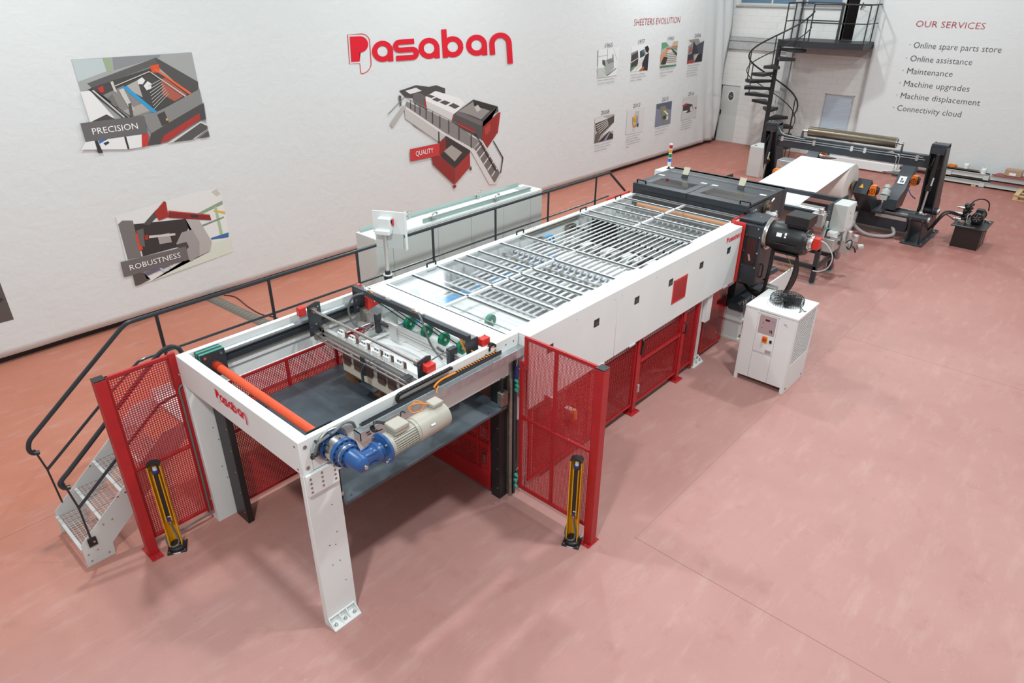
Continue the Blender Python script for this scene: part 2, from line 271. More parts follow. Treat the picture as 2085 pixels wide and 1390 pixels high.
# picture prints as outlines on the drape (x, z)
GFX={
'precision':[('a9aaa8',[(3.774,4.33),(5.606,4.326),(5.625,2.956),(4.88,2.954),(4.23,2.951),(3.784,3.885)]),('c3cccc',[(3.778,4.325),(4.207,4.324),(4.22,4.134),(3.787,4.019)]),('9fb08f',[(4.207,4.324),(4.32,4.325),(4.306,4.133),(4.238,4.116)]),('8f9192',[(4.354,4.326),(5.091,4.318),(5.056,4.276),(5.008,4.282),(4.331,4.143)]),('62605e',[(3.904,3.986),(5.008,4.282),(4.995,4.175),(3.957,3.914)]),('575453',[(5.008,4.282),(5.616,3.862),(5.598,3.738),(5.437,3.666),(4.993,4.164)]),('4d4a49',[(3.935,3.916),(4.887,4.136),(5.466,3.676),(4.844,3.469),(4.412,3.422),(4.027,3.84)]),('8d8a86',[(4.084,3.8),(4.412,3.907),(4.819,3.472),(4.435,3.42),(4.318,3.529)]),('b6b1ab',[(4.458,3.903),(4.641,3.969),(4.663,3.707),(4.549,3.789)]),('b0a8a0',[(4.321,3.541),(4.629,3.614),(4.724,3.495),(4.438,3.431)]),('b0604f',[(5.021,3.961),(5.085,3.967),(5.387,3.684),(5.156,3.595),(4.979,3.724)]),('e25530',[(4.882,4.166),(5.029,4.185),(5.018,4.056),(4.895,4.065)]),('f06a38',[(4.932,4.115),(4.97,4.118),(5.47,3.694),(5.426,3.68)]),('2f9fd6',[(4.384,3.892),(4.456,3.897),(4.832,3.47),(4.786,3.439)]),('c9382c',[(4.027,3.908),(4.118,3.934),(4.107,3.843),(4.06,3.837)]),('e9e9e7',[(4.641,3.969),(4.723,4.009),(4.76,3.959),(4.71,3.904),(4.639,3.91)]),('e9e9e7',[(4.716,3.88),(4.793,3.944),(4.845,3.904),(4.829,3.834),(4.748,3.806)]),('77746f',[(4.143,3.759),(4.221,3.798),(4.267,3.606),(4.198,3.614)]),('d0ccc6',[(4.233,3.98),(4.275,3.988),(4.295,3.814),(4.255,3.841)]),('cfcac4',[(4.329,3.857),(4.403,3.873),(4.487,3.534),(4.435,3.516),(4.352,3.762)]),('5b5857',[(4.416,3.637),(4.466,3.644),(4.453,3.442),(4.403,3.436)]),('c4bfb9',[(4.789,3.873),(5.007,3.956),(5.01,3.947),(4.788,3.862)]),('c4bfb9',[(4.789,3.823),(5.017,3.924),(5.02,3.915),(4.789,3.812)]),('c4bfb9',[(4.79,3.773),(5.028,3.892),(5.031,3.883),(4.789,3.761)]),('c4bfb9',[(4.79,3.723),(5.038,3.86),(5.041,3.851),(4.79,3.711)]),('c4bfb9',[(4.791,3.672),(5.048,3.827),(5.052,3.818),(4.79,3.66)]),('c4bfb9',[(4.791,3.621),(5.059,3.795),(5.062,3.786),(4.791,3.609)]),('c4bfb9',[(4.792,3.57),(5.069,3.762),(5.073,3.753),(4.792,3.558)]),('c4bfb9',[(4.792,3.519),(5.08,3.73),(5.083,3.721),(4.792,3.507)]),('c8c4c0',[(4.275,3.92),(4.852,4.092),(4.859,4.08),(4.277,3.906)]),('c8c4c0',[(4.85,4.081),(4.874,4.079),(5.368,3.66),(5.34,3.651)]),('8c8a88',[(4.596,3.425),(4.856,3.468),(5.61,3.75),(5.617,3.521),(4.661,3.144),(4.626,3.236)]),('4a4747',[(4.82,3.422),(4.951,3.463),(4.985,3.271),(4.859,3.231)]),('e0a83a',[(4.944,3.345),(4.976,3.348),(4.982,3.316),(4.948,3.307)]),('504d4c',[(4.661,3.144),(5.637,3.519),(5.623,3.25),(5.518,3.249),(4.764,2.959),(4.573,2.962)]),('b23a35',[(4.864,3.085),(5.528,3.365),(5.521,3.262),(4.9,2.984),(4.767,2.971)]),('d8d6d3',[(4.88,2.954),(5.527,3.229),(5.627,3.17),(5.618,3.093),(5.365,2.956)]),('5a5756',[(4.986,2.956),(5.515,3.204),(5.62,3.138),(5.618,3.093),(5.309,2.951)]),('5a5756',[(5.421,2.955),(5.625,3.059),(5.625,2.956)]),('eceae8',[(3.777,3.881),(3.916,3.884),(4.158,3.453),(3.796,3.427)]),('3a3736',[(3.888,3.904),(3.946,3.915),(4.377,3.427),(4.293,3.425)]),('c9c5c1',[(3.937,3.882),(3.963,3.889),(4.321,3.445),(4.295,3.437)]),('4e4a49',[(3.816,3.437),(4.058,3.518),(4.174,3.422)]),('ececea',[(3.657,3.152),(4.518,3.151),(4.477,2.951),(4.236,2.95),(3.563,3.048)]),('3b73b5',[(3.838,3.15),(3.989,3.152),(3.847,3.095)]),('3a3837',[(3.905,3.098),(3.974,3.118),(3.997,3.091),(3.924,3.057)]),('3a3635',[(3.787,3.151),(3.832,3.151),(3.862,2.953),(3.79,2.964)]),('3a3635',[(4.23,3.148),(4.261,3.15),(4.267,2.952),(4.237,2.953)]),('c93a33',[(4.505,3.147),(4.618,3.15),(4.567,2.963),(4.464,2.953)]),('6d6969',[(3.654,3.434),(4.611,3.435),(4.603,3.152),(3.658,3.155)])],
'robustness':[('e9e9e6',[(3.803,1.928),(5.212,2.055),(5.573,2.036),(5.652,1.967),(5.652,1.08),(5.647,0.805),(4.077,0.676),(3.814,0.68),(3.781,1.207)]),('cdcabb',[(5.465,1.997),(5.573,2.036),(5.636,1.925),(5.545,1.899)]),('8fa889',[(5.146,1.675),(5.635,1.804),(5.637,1.735),(5.214,1.638)]),('a6c79a',[(5.463,1.727),(5.509,1.724),(5.536,1.11),(5.472,1.11)]),('e0b93f',[(5.436,1.672),(5.649,1.594),(5.647,1.548),(5.445,1.639)]),('7f8f86',[(5.174,1.449),(5.608,1.51),(5.611,1.486),(5.183,1.416)]),('3f6ea8',[(5.287,1.173),(5.642,1.195),(5.624,1.103),(5.295,1.139)]),('dce3d4',[(4.077,0.676),(5.204,0.925),(5.265,1.068),(5.652,1.08),(5.647,0.805)]),('3b3534',[(4.042,1.732),(4.956,1.621),(4.954,1.478),(4.663,1.163),(4.037,1.151)]),('7a7674',[(3.807,1.788),(3.883,1.833),(4.044,1.796),(4.037,1.151),(3.81,1.162)]),('575252',[(4.194,1.696),(4.443,1.883),(4.555,1.945),(4.609,1.876),(4.281,1.661)]),('e04a2a',[(4.025,1.579),(4.076,1.566),(4.086,1.271),(4.024,1.266)]),('d8d4d0',[(4.035,1.255),(4.056,1.257),(4.058,1.153),(4.032,1.16)]),('6b6664',[(4.054,1.615),(4.178,1.628),(4.128,1.304),(4.058,1.352)]),('b2302c',[(4.17,1.507),(4.229,1.499),(4.21,1.416),(4.157,1.426)]),('a8a29c',[(4.372,1.456),(4.583,1.448),(4.586,1.275),(4.376,1.292)]),('d6d0ca',[(4.239,1.482),(4.676,1.418),(4.675,1.38),(4.229,1.44)]),('b9b4b0',[(4.912,1.624),(5.138,1.564),(5.289,1.109),(5.222,0.936),(4.979,0.891),(4.98,1.389)]),('a39d9b',[(4.657,1.234),(4.79,1.405),(4.984,1.41),(5.065,1.151),(5.015,0.913),(4.846,0.841),(4.673,1.007)]),('4c4645',[(4.645,1.214),(4.838,1.217),(4.86,1.111),(4.808,1.079),(4.65,1.167)]),('a8322c',[(4.408,1.848),(4.612,2.012),(4.642,1.991),(4.631,1.725),(4.456,1.7)]),('8c2a2a',[(4.649,1.838),(5.353,1.606),(5.361,1.497),(4.628,1.711)]),('c94b42',[(4.649,1.838),(5.353,1.606),(5.352,1.588),(4.647,1.816)]),('3a3434',[(5.014,1.683),(5.14,1.647),(5.13,1.599),(5.011,1.635)]),('5a5250',[(3.816,0.884),(3.999,0.876),(4.024,0.746),(4.081,0.721),(3.911,0.681),(3.813,0.676)]),('6b6a80',[(4.012,0.872),(4.471,0.892),(4.526,0.877),(4.05,0.799)]),('c9cfd0',[(4.272,0.872),(4.301,0.872),(4.365,0.807),(4.437,0.84),(4.476,0.883),(4.475,0.845),(4.417,0.783),(4.33,0.781)]),('716b6a',[(3.682,1.154),(4.806,1.141),(4.81,0.883),(3.675,0.885)])],
'quality':[('4f4a49',[(9.962,3.305),(10.44,3.378),(10.817,3.31),(11.039,3.325),(11.309,3.231),(11.304,3.125),(10.75,3.04),(10.12,3.156)]),('e6e4e2',[(10.131,3.289),(10.436,3.328),(10.596,3.245),(10.263,3.209)]),('6a6564',[(10.331,3.186),(10.476,3.239),(10.707,3.123),(10.665,3.04),(10.687,2.837),(10.342,3.031)]),('f0efee',[(10.694,3.107),(11.007,3.206),(11.765,2.971),(11.921,2.845),(11.591,2.624),(11.451,2.447),(10.723,2.824)]),('d6d2cf',[(10.701,3.028),(11.539,2.649),(11.464,2.455),(10.723,2.824)]),('5b5352',[(10.731,3.12),(10.83,3.145),(10.987,3.086),(10.874,3.062)]),('5b5352',[(10.885,3.035),(11.023,3.065),(11.195,2.994),(11.054,2.964)]),('5b5352',[(11.116,2.949),(11.27,2.977),(11.46,2.904),(11.303,2.866)]),('5b5352',[(11.392,2.848),(11.55,2.885),(11.758,2.789),(11.597,2.752)]),('b23a38',[(10.642,3.06),(10.691,3.063),(10.735,2.822),(10.687,2.837)]),('b23a38',[(11.539,2.639),(11.578,2.635),(11.503,2.44),(11.451,2.456)]),('585352',[(11.566,2.646),(12.21,2.898),(13.067,2.645),(13.097,2.525),(12.536,2.339),(12.484,1.914),(11.476,2.425)]),('9a9490',[(11.7,2.685),(12.223,2.85),(12.845,2.612),(12.466,2.406),(12.131,2.542)]),('35302f',[(12.21,2.885),(13.022,2.641),(12.845,2.554),(12.22,2.757)]),('c9c4c0',[(12.247,2.717),(12.36,2.761),(12.47,2.635),(12.328,2.594)]),('736d6b',[(11.591,2.624),(11.7,2.685),(12.536,2.339),(12.462,2.251)]),('9a302d',[(11.651,2.468),(12.247,2.192),(12.231,2.107),(11.712,2.329)]),('9c302c',[(12.534,2.222),(13.051,2.481),(13.004,1.961),(12.656,1.668),(12.47,1.896)]),('b8463e',[(12.591,2.176),(12.783,2.269),(12.781,2.091),(12.617,1.994)]),('a5322e',[(13.052,2.491),(13.166,2.497),(13.064,1.993),(13.004,1.981)]),('c7c2bd',[(10.069,2.966),(11.234,2.299),(11.24,2.159),(11.04,2.066),(10.071,2.717)]),('4a4443',[(10.258,2.572),(10.937,2.062),(10.962,2.049),(10.28,2.543)]),('3f3a39',[(11.03,2.336),(11.068,2.331),(11.064,2.044),(11.018,2.05)]),('8b8582',[(10.136,3.07),(11.504,2.45),(12.383,1.889),(12.164,1.744),(11.255,2.203),(10.104,2.971)]),('dedbd8',[(10.093,2.981),(11.257,2.24),(12.22,1.715),(13.012,0.689),(12.734,0.742),(12.105,1.674),(11.228,2.188),(10.078,2.931)]),('77706e',[(12.207,1.737),(12.44,1.871),(13.169,1.003),(12.919,0.75)]),('dedbd8',[(12.441,1.901),(12.499,1.892),(13.169,1.024),(13.122,0.99)]),('e0dcd8',[(12.248,1.661),(12.483,1.815),(12.502,1.788),(12.27,1.632)]),('e0dcd8',[(12.382,1.489),(12.612,1.651),(12.632,1.624),(12.405,1.459)]),('e0dcd8',[(12.52,1.314),(12.743,1.484),(12.764,1.456),(12.543,1.283)]),('e0dcd8',[(12.66,1.135),(12.877,1.313),(12.898,1.285),(12.684,1.103)]),('e0dcd8',[(12.804,0.952),(13.014,1.14),(13.036,1.111),(12.828,0.92)]),('e0dcd8',[(12.95,0.765),(13.154,0.963),(13.175,0.933),(12.974,0.733)]),('b9b3ae',[(9.631,2.652),(10.026,2.997),(10.114,2.953),(9.702,2.566)]),('5f5857',[(9.921,3.218),(9.998,3.202),(9.98,2.993),(9.946,2.997)]),('413b3a',[(10.241,3.084),(10.262,3.079),(10.248,2.904),(10.227,2.906)]),('413b3a',[(10.366,3.028),(10.386,3.023),(10.371,2.829),(10.35,2.831)]),('413b3a',[(10.502,2.945),(10.523,2.939),(10.509,2.743),(10.487,2.746)]),('413b3a',[(10.677,2.855),(10.698,2.85),(10.683,2.634),(10.661,2.636)]),('413b3a',[(10.868,2.781),(10.89,2.775),(10.874,2.511),(10.851,2.514)]),('413b3a',[(11.087,2.665),(11.11,2.659),(11.094,2.382),(11.071,2.385)]),('413b3a',[(11.364,2.541),(11.387,2.534),(11.372,2.225),(11.348,2.228)]),('413b3a',[(11.686,2.333),(11.71,2.326),(11.697,2.027),(11.673,2.031)]),('413b3a',[(12.09,2.107),(12.115,2.099),(12.105,1.773),(12.08,1.776)]),('8d8785',[(10.109,3.165),(12.259,2.113),(12.273,2.097),(10.108,3.149)]),('8d8785',[(9.598,2.876),(10.088,3.184),(10.098,3.167),(9.607,2.858)]),('383231',[(12.217,2.109),(12.245,2.115),(13.014,1.051),(12.967,1.038)]),('383231',[(12.867,1.829),(12.897,1.835),(13.263,1.346),(13.169,0.96),(13.138,0.987),(13.217,1.343)]),('3f3836',[(11.254,2.185),(12.05,1.722),(12.015,1.509),(11.509,1.377),(11.073,1.74)]),('aba39d',[(11.17,1.839),(11.427,1.943),(11.77,1.716),(11.516,1.542)]),('8e2e2b',[(11.026,2.049),(11.24,2.159),(11.237,1.867),(11.048,1.763)]),('93302c',[(10.791,1.767),(11.022,1.767),(11.481,1.371),(11.477,0.983),(10.805,1.594)]),('a83a34',[(11.509,1.377),(12.034,1.675),(12.037,1.325),(11.491,0.981)]),('93302c',[(11.407,0.947),(11.491,0.991),(11.552,0.928),(11.472,0.879)]),('4a3c3a',[(12.008,1.29),(12.067,1.34),(12.087,1.246),(12.049,1.226)]),('cc3a3a',[(10.139,2.045),(11.039,2.047),(11.028,1.767),(10.136,1.772)])],
'edge':[('5d5452',[(1.591,1.596),(1.974,1.33),(1.977,1.298),(1.98,0.681),(1.797,0.685),(1.49,0.684)]),('3c3433',[(1.793,1.17),(1.951,1.04),(1.889,0.997),(1.706,1.043)])],
'y1965':[('e8ebea',[(17.255,3.713),(18.306,3.729),(18.28,2.961),(17.287,2.96)]),('8f9493',[(17.235,3.709),(17.262,3.709),(17.292,3.29),(17.268,3.287)]),('a0a5a4',[(17.699,3.711),(17.725,3.712),(17.761,3.418),(17.736,3.42)]),('b8bcbb',[(18.003,3.711),(18.02,3.71),(18.243,3.387),(18.221,3.388)]),('a9aeac',[(17.264,3.54),(17.723,3.557),(17.724,3.545),(17.266,3.529)]),('a9b0a8',[(17.654,3.425),(18.035,3.469),(18.098,3.164),(17.794,2.988),(17.586,3.109)]),('4e5452',[(17.484,3.436),(17.613,3.416),(17.655,3.242),(17.498,3.322)]),('7f8783',[(17.698,3.411),(17.907,3.454),(18.029,3.354),(17.798,3.301)]),('c5cbc4',[(17.258,3.225),(17.572,3.225),(17.794,2.988),(17.307,2.97)]),('5c605e',[(17.515,3.172),(17.791,3.006),(18.207,3.167),(18.221,3.149),(17.794,2.982)]),('3f4442',[(17.981,3.553),(18.013,3.557),(18.054,3.33),(18.021,3.332)])],
'y1977':[('ecebea',[(18.958,3.729),(19.967,3.725),(20.036,2.96),(19.017,2.994)]),('4b3f40',[(18.984,3.493),(19.331,3.585),(19.393,3.36),(19.402,3.166),(19,3.025)]),('8d8b98',[(18.967,3.529),(19.33,3.591),(19.348,3.555),(18.978,3.458)]),('2f4f4a',[(19.444,3.549),(19.697,3.607),(19.745,3.411),(19.489,3.354)]),('3f7fa0',[(19.572,3.566),(19.687,3.595),(19.715,3.51),(19.599,3.48)]),('2a211f',[(19.701,3.655),(19.863,3.694),(19.968,3.592),(19.928,3.473),(19.771,3.53)]),('d9a27f',[(19.708,3.546),(19.796,3.529),(19.814,3.431),(19.738,3.448)]),('2f2a38',[(19.789,3.432),(19.976,3.482),(19.984,2.97),(19.649,2.989),(19.63,3.235)]),('dcd8d2',[(19.449,3.308),(19.769,3.409),(19.597,3.152),(19.332,3.012),(19.24,2.995)]),('b56a30',[(19.457,2.985),(19.701,3.108),(19.784,3.053),(19.652,2.976)]),('5a9a6a',[(19.001,3.098),(19.214,3.155),(19.268,3.115),(19.028,2.999)]),('cfd0d4',[(18.962,3.268),(19.367,3.374),(19.37,3.356),(18.967,3.238)])],
'y1990':[('b9b4aa',[(20.708,3.732),(21.699,3.734),(21.737,2.984),(20.72,2.986)]),('5f9f78',[(20.696,3.73),(20.954,3.732),(21.161,3.622),(20.737,3.532)]),('d9d8d6',[(20.954,3.732),(21.428,3.735),(21.301,3.59),(21.164,3.609)]),('e0b040',[(21.47,3.669),(21.644,3.737),(21.705,3.709),(21.509,3.617)]),('d0602f',[(21.328,3.588),(21.704,3.594),(21.727,3.554),(21.361,3.561)]),('d89868',[(20.693,3.373),(21.077,3.526),(21.136,3.498),(20.808,3.189),(20.721,3.17)]),('c86a3c',[(20.989,3.569),(21.307,3.564),(21.318,3.513),(21.026,3.516)]),('4a4340',[(21.309,3.551),(21.732,3.361),(21.708,3.285),(21.354,3.473)]),('5f9f78',[(21.364,3.548),(21.689,3.544),(21.707,3.466),(21.454,3.505)]),('d6d3cc',[(21.136,3.498),(21.351,3.486),(21.719,3.181),(21.731,3.011),(20.944,3.04)]),('77716a',[(21.024,3.403),(21.56,3.397),(21.569,3.381),(21.023,3.386)]),('77716a',[(20.999,3.352),(21.594,3.341),(21.603,3.325),(20.997,3.334)]),('77716a',[(20.973,3.3),(21.629,3.285),(21.638,3.269),(20.971,3.282)]),('77716a',[(20.947,3.248),(21.664,3.229),(21.673,3.213),(20.946,3.231)]),('77716a',[(20.921,3.197),(21.699,3.172),(21.708,3.156),(20.92,3.179)]),('77716a',[(20.896,3.145),(21.734,3.115),(21.744,3.099),(20.894,3.128)]),('2f7f55',[(20.724,3.03),(21.742,3.023),(21.737,2.984),(20.72,2.986)]),('3c3a34',[(20.887,3.31),(21.13,3.283),(21.043,3.071),(20.803,3.088),(20.745,3.117)])],
'y2006':[('8f8f93',[(22.422,3.732),(23.071,3.742),(23.226,3.609),(23.482,3.656),(23.504,2.991),(22.468,2.989)]),('d9d8d6',[(22.395,3.727),(22.625,3.612),(22.417,3.531)]),('d9d8d6',[(23.071,3.742),(23.477,3.677),(23.215,3.596)]),('9a928c',[(22.422,3.732),(23.071,3.742),(23.226,3.609),(22.97,3.515)]),('4c4d57',[(22.937,3.53),(23.482,3.656),(23.504,2.991),(23.32,2.996)]),('37363f',[(22.75,3.684),(22.97,3.515),(23.183,3.276),(22.719,3.25)]),('b5503f',[(22.539,3.498),(22.652,3.505),(22.691,3.358),(22.493,3.343)]),('3f3b3f',[(22.455,3.266),(22.823,3.297),(22.903,2.997),(22.467,2.993)]),('c0bab4',[(22.904,3.212),(23.183,3.276),(23.206,3.085),(22.941,3.075)]),('a83f34',[(22.474,3.079),(22.9,3.118),(22.919,2.989),(22.483,2.988)]),('26262c',[(23.138,3.225),(23.397,3.263),(23.471,3),(22.959,3.007)])],
'y2008':[('b4b0aa',[(17.282,1.85),(18.307,1.85),(18.327,1.099),(17.319,1.093)]),('dcdbd8',[(17.282,1.844),(17.693,1.843),(17.993,1.745),(17.32,1.693)]),('55504c',[(17.321,1.681),(18.014,1.755),(18.301,1.807),(18.317,1.605),(17.625,1.294),(17.386,1.476)]),('e4e3e1',[(18.329,1.603),(18.34,1.348),(18.087,1.356),(17.738,1.278)]),('423739',[(17.514,1.109),(18.087,1.363),(18.32,1.235),(18.32,1.113)]),('8d93a0',[(17.803,1.104),(18.089,1.343),(18.16,1.321),(17.939,1.097)]),('6a625c',[(17.339,1.109),(17.356,1.356),(17.544,1.43),(17.667,1.313),(17.514,1.109)]),('d8d4ce',[(17.348,1.629),(17.951,1.725),(17.964,1.709),(17.355,1.606)]),('d8d4ce',[(17.398,1.567),(17.967,1.686),(17.98,1.669),(17.405,1.544)]),('d8d4ce',[(17.448,1.505),(17.983,1.647),(17.996,1.63),(17.455,1.482)]),('d8d4ce',[(17.499,1.442),(17.999,1.607),(18.013,1.59),(17.506,1.419)]),('d8d4ce',[(17.55,1.379),(18.016,1.567),(18.029,1.551),(17.557,1.356)])],
'y2012':[('dcdcdb',[(19.014,1.876),(20.025,1.853),(20.059,1.09),(19.032,1.124)]),('c4c4c4',[(19.463,1.786),(19.736,1.781),(19.715,1.613),(19.462,1.643)]),('9a9cae',[(19.319,1.622),(19.687,1.63),(19.749,1.265),(19.359,1.369)]),('e0b93c',[(19.41,1.663),(19.583,1.655),(19.589,1.55),(19.4,1.573)]),('dc9a3c',[(19.4,1.573),(19.589,1.55),(19.566,1.461),(19.392,1.469)]),('d8c83c',[(19.406,1.461),(19.568,1.447),(19.582,1.366),(19.395,1.377)]),('d88a4a',[(19.397,1.364),(19.572,1.348),(19.572,1.275),(19.408,1.297)]),('3a3a44',[(19.641,1.385),(19.754,1.384),(19.721,1.282),(19.657,1.291)]),('c9d6dc',[(19.399,1.271),(19.55,1.258),(19.55,1.185),(19.4,1.192)])],
'y2013':[('84889a',[(20.741,1.867),(21.743,1.866),(21.788,1.121),(20.767,1.122)]),('5c6478',[(20.741,1.867),(21.743,1.866),(21.743,1.594),(20.8,1.715)]),('8a8c6a',[(20.995,1.752),(21.316,1.761),(21.591,1.461),(21.635,1.26),(21.284,1.213),(21.174,1.451)]),('e6e6dc',[(21.23,1.608),(21.352,1.594),(21.591,1.461),(21.539,1.422)]),('dfe2e0',[(21.484,1.399),(21.589,1.401),(21.597,1.295),(21.467,1.265)]),('39404a',[(21.211,1.417),(21.412,1.452),(21.469,1.325),(21.291,1.317)])],
'y2016':[('d2d2cf',[(22.513,1.889),(23.525,1.879),(23.598,1.113),(22.505,1.136)]),('4a4040',[(22.549,1.611),(22.723,1.684),(23.2,1.602),(23.324,1.384),(22.941,1.334),(22.575,1.377)]),('b23a44',[(22.497,1.632),(22.723,1.684),(22.86,1.654),(22.776,1.601),(22.555,1.587)]),('d6d4d0',[(23.06,1.508),(23.179,1.557),(23.328,1.368),(23.093,1.379)]),('b23a44',[(23.408,1.469),(23.533,1.479),(23.533,1.416),(23.434,1.411)]),('e8e6e2',[(22.592,1.437),(22.917,1.43),(22.836,1.362),(22.575,1.377)])],
}
TXT={'precision': ('PRECISION', 3.789, 3.246, 0.685, 0.004, 0.095), 'robustness': ('ROBUSTNESS', 3.797, 0.973, 0.876, 0.003, 0.096), 'quality': ('QUALITY', 10.287, 1.867, 0.536, -0.002, 0.11), 'title': ('SHEETERS EVOLUTION', 18.991, 4.276, 2.694, 0.027, 0.183), 'y1965': ('1965', 17.572, 3.757, 0.372, -0.003, 0.112), 'y1977': ('1977', 19.312, 3.77, 0.344, 0.001, 0.113), 'y1990': ('1990', 21.022, 3.779, 0.382, 0.007, 0.113), 'y2006': ('2006', 22.751, 3.789, 0.437, 0.007, 0.118), 'y2008': ('2008', 17.588, 1.904, 0.42, -0.006, 0.116), 'y2012': ('2012', 19.321, 1.912, 0.405, 0.0, 0.116), 'y2013': ('2013', 21.062, 1.92, 0.384, -0.004, 0.126), 'y2016': ('2016', 22.809, 1.92, 0.391, -0.0, 0.123)}
PAR={'1965': (17.318, 2.871, 0.853, 0.093), '1977': (19.034, 2.883, 0.867, 0.08), '1990': (20.752, 2.894, 0.842, 0.087), '2006': (22.519, 2.902, 0.844, 0.081), '2008': (17.361, 1.012, 0.874, 0.082), '2012': (19.085, 1.017, 0.834, 0.078), '2013': (20.801, 1.05, 0.885, 0.097), '2016': (22.562, 1.036, 0.806, 0.082)}
# ---------------------------------------------------------------- room
def floor_mat():
    m = bpy.data.materials.new('painted_concrete_floor'); m.use_nodes = True; nt = m.node_tree; N = nt.nodes.new; L = nt.links.new
    b = nt.nodes['Principled BSDF']; tc = N('ShaderNodeTexCoord'); sp = N('ShaderNodeSeparateXYZ'); L(tc.outputs['Object'], sp.inputs[0])
    def noise(sc, det, vec=None, rough=.6):
        n = N('ShaderNodeTexNoise'); n.inputs['Scale'].default_value = sc; n.inputs['Detail'].default_value = det; n.inputs['Roughness'].default_value = rough
        L(vec or tc.outputs['Object'], n.inputs['Vector']); return n.outputs['Fac']
    def ramp(x, a, b_):
        r_ = N('ShaderNodeMapRange'); r_.inputs[1].default_value = a; r_.inputs[2].default_value = b_; L(x, r_.inputs[0]); return r_.outputs[0]
    def mix(fac, a, c):
        x = N('ShaderNodeMix'); x.data_type = 'RGBA'
        if isinstance(fac, float): x.inputs[0].default_value = fac
        else: L(fac, x.inputs[0])
        for k, v in ((6, a), (7, c)):
            if isinstance(v, tuple): x.inputs[k].default_value = (*v, 1)
            else: L(v, x.inputs[k])
        return x.outputs[2]
    def math_(op, a, c):
        x = N('ShaderNodeMath'); x.operation = op
        for k, v in ((0, a), (1, c)):
            if isinstance(v, (int, float)): x.inputs[k].default_value = v
            else: L(v, x.inputs[k])
        return x.outputs[0]
    # more orange towards the far wall, pinker on the near side
    side = ramp(math_('ADD', sp.outputs['Y'], math_('MULTIPLY', noise(.5, 3), 2.0)), 6.2, 9.2)
    base = mix(side, (.425,.215,.188), (.465,.165,.103))
    base = mix(ramp(noise(.45, 5), .35, .7), base, mix(side, (.485,.262,.233), (.515,.20,.138)))
    far = ramp(math_('ADD', sp.outputs['X'], math_('MULTIPLY', noise(.3, 3), 4.0)), 14.5, 21)
    base = mix(math_('MULTIPLY', far, .8), base, (.375,.135,.105))
    mp = N('ShaderNodeMapping'); mp.inputs['Scale'].default_value = (.9, 3.2, 1); L(tc.outputs['Object'], mp.inputs[0])
    base = mix(math_('MULTIPLY', ramp(noise(1.6, 9, mp.outputs[0], .7), .52, .75), .45), base, (.56,.36,.33))
    base = mix(math_('MULTIPLY', ramp(noise(3.1, 8, None, .7), .56, .72), .35), base, (.33,.135,.11))
    base = mix(math_('MULTIPLY', ramp(noise(24, 4), .62, .75), .18), base, (.68,.50,.46))
    def line(ax, v, lo=None, oax=None, hi=None):
        a = math_('LESS_THAN', math_('ABSOLUTE', math_('SUBTRACT', sp.outputs[ax], v), 0), .005)
        if lo is not None: a = math_('MULTIPLY', a, math_('GREATER_THAN', sp.outputs[oax], lo))
        if hi is not None: a = math_('MULTIPLY', a, math_('LESS_THAN', sp.outputs[oax], hi))
        return a
    ln = math_('MAXIMUM', line('X', 5.14, -9, 'Y', 2.75), line('X', 11.72, -9, 'Y', 2.7))
    ln = math_('MAXIMUM', ln, line('Y', 7.84)); ln = math_('MAXIMUM', ln, math_('MULTIPLY', line('Y', 2.74, 5.14, 'X'), .5))
    base = mix(math_('MULTIPLY', ln, .55), base, (.16,.07,.06))
    L(base, b.inputs['Base Color']); b.inputs['Specular IOR Level'].default_value = .35
    L(math_('ADD', .38, math_('MULTIPLY', noise(2.2, 6), .3)), b.inputs['Roughness'])
    bp = N('ShaderNodeBump'); bp.inputs['Strength'].default_value = .08; bp.inputs['Distance'].default_value = .01
    L(noise(40, 5), bp.inputs['Height']); L(bp.outputs[0], b.inputs['Normal']); return m
def wall_mat():
    m = mat('painted_block_wall', (.73,.725,.70), .6); nt = m.node_tree; b = nt.nodes['Principled BSDF']
    tc = nt.nodes.new('ShaderNodeTexCoord'); mp = nt.nodes.new('ShaderNodeMapping'); mp.inputs['Rotation'].default_value = (0, math.radians(90), math.radians(90))
    mp2 = nt.nodes.new('ShaderNodeCombineXYZ'); sp = nt.nodes.new('ShaderNodeSeparateXYZ'); nt.links.new(tc.outputs['Object'], sp.inputs[0])
    nt.links.new(sp.outputs['Y'], mp2.inputs[0]); nt.links.new(sp.outputs['Z'], mp2.inputs[1])
    br = nt.nodes.new('ShaderNodeTexBrick'); br.inputs['Scale'].default_value = 1; br.inputs['Brick Width'].default_value = .4; br.inputs['Row Height'].default_value = .2
    br.inputs['Mortar Size'].default_value = .008; br.inputs['Mortar Smooth'].default_value = .5
    nt.links.new(mp2.outputs[0], br.inputs['Vector']); bp = nt.nodes.new('ShaderNodeBump'); bp.inputs['Strength'].default_value = .45; bp.inputs['Distance'].default_value = .02; bp.invert = True
    nt.links.new(br.outputs['Fac'], bp.inputs['Height']); nt.links.new(bp.outputs[0], b.inputs['Normal']); return m
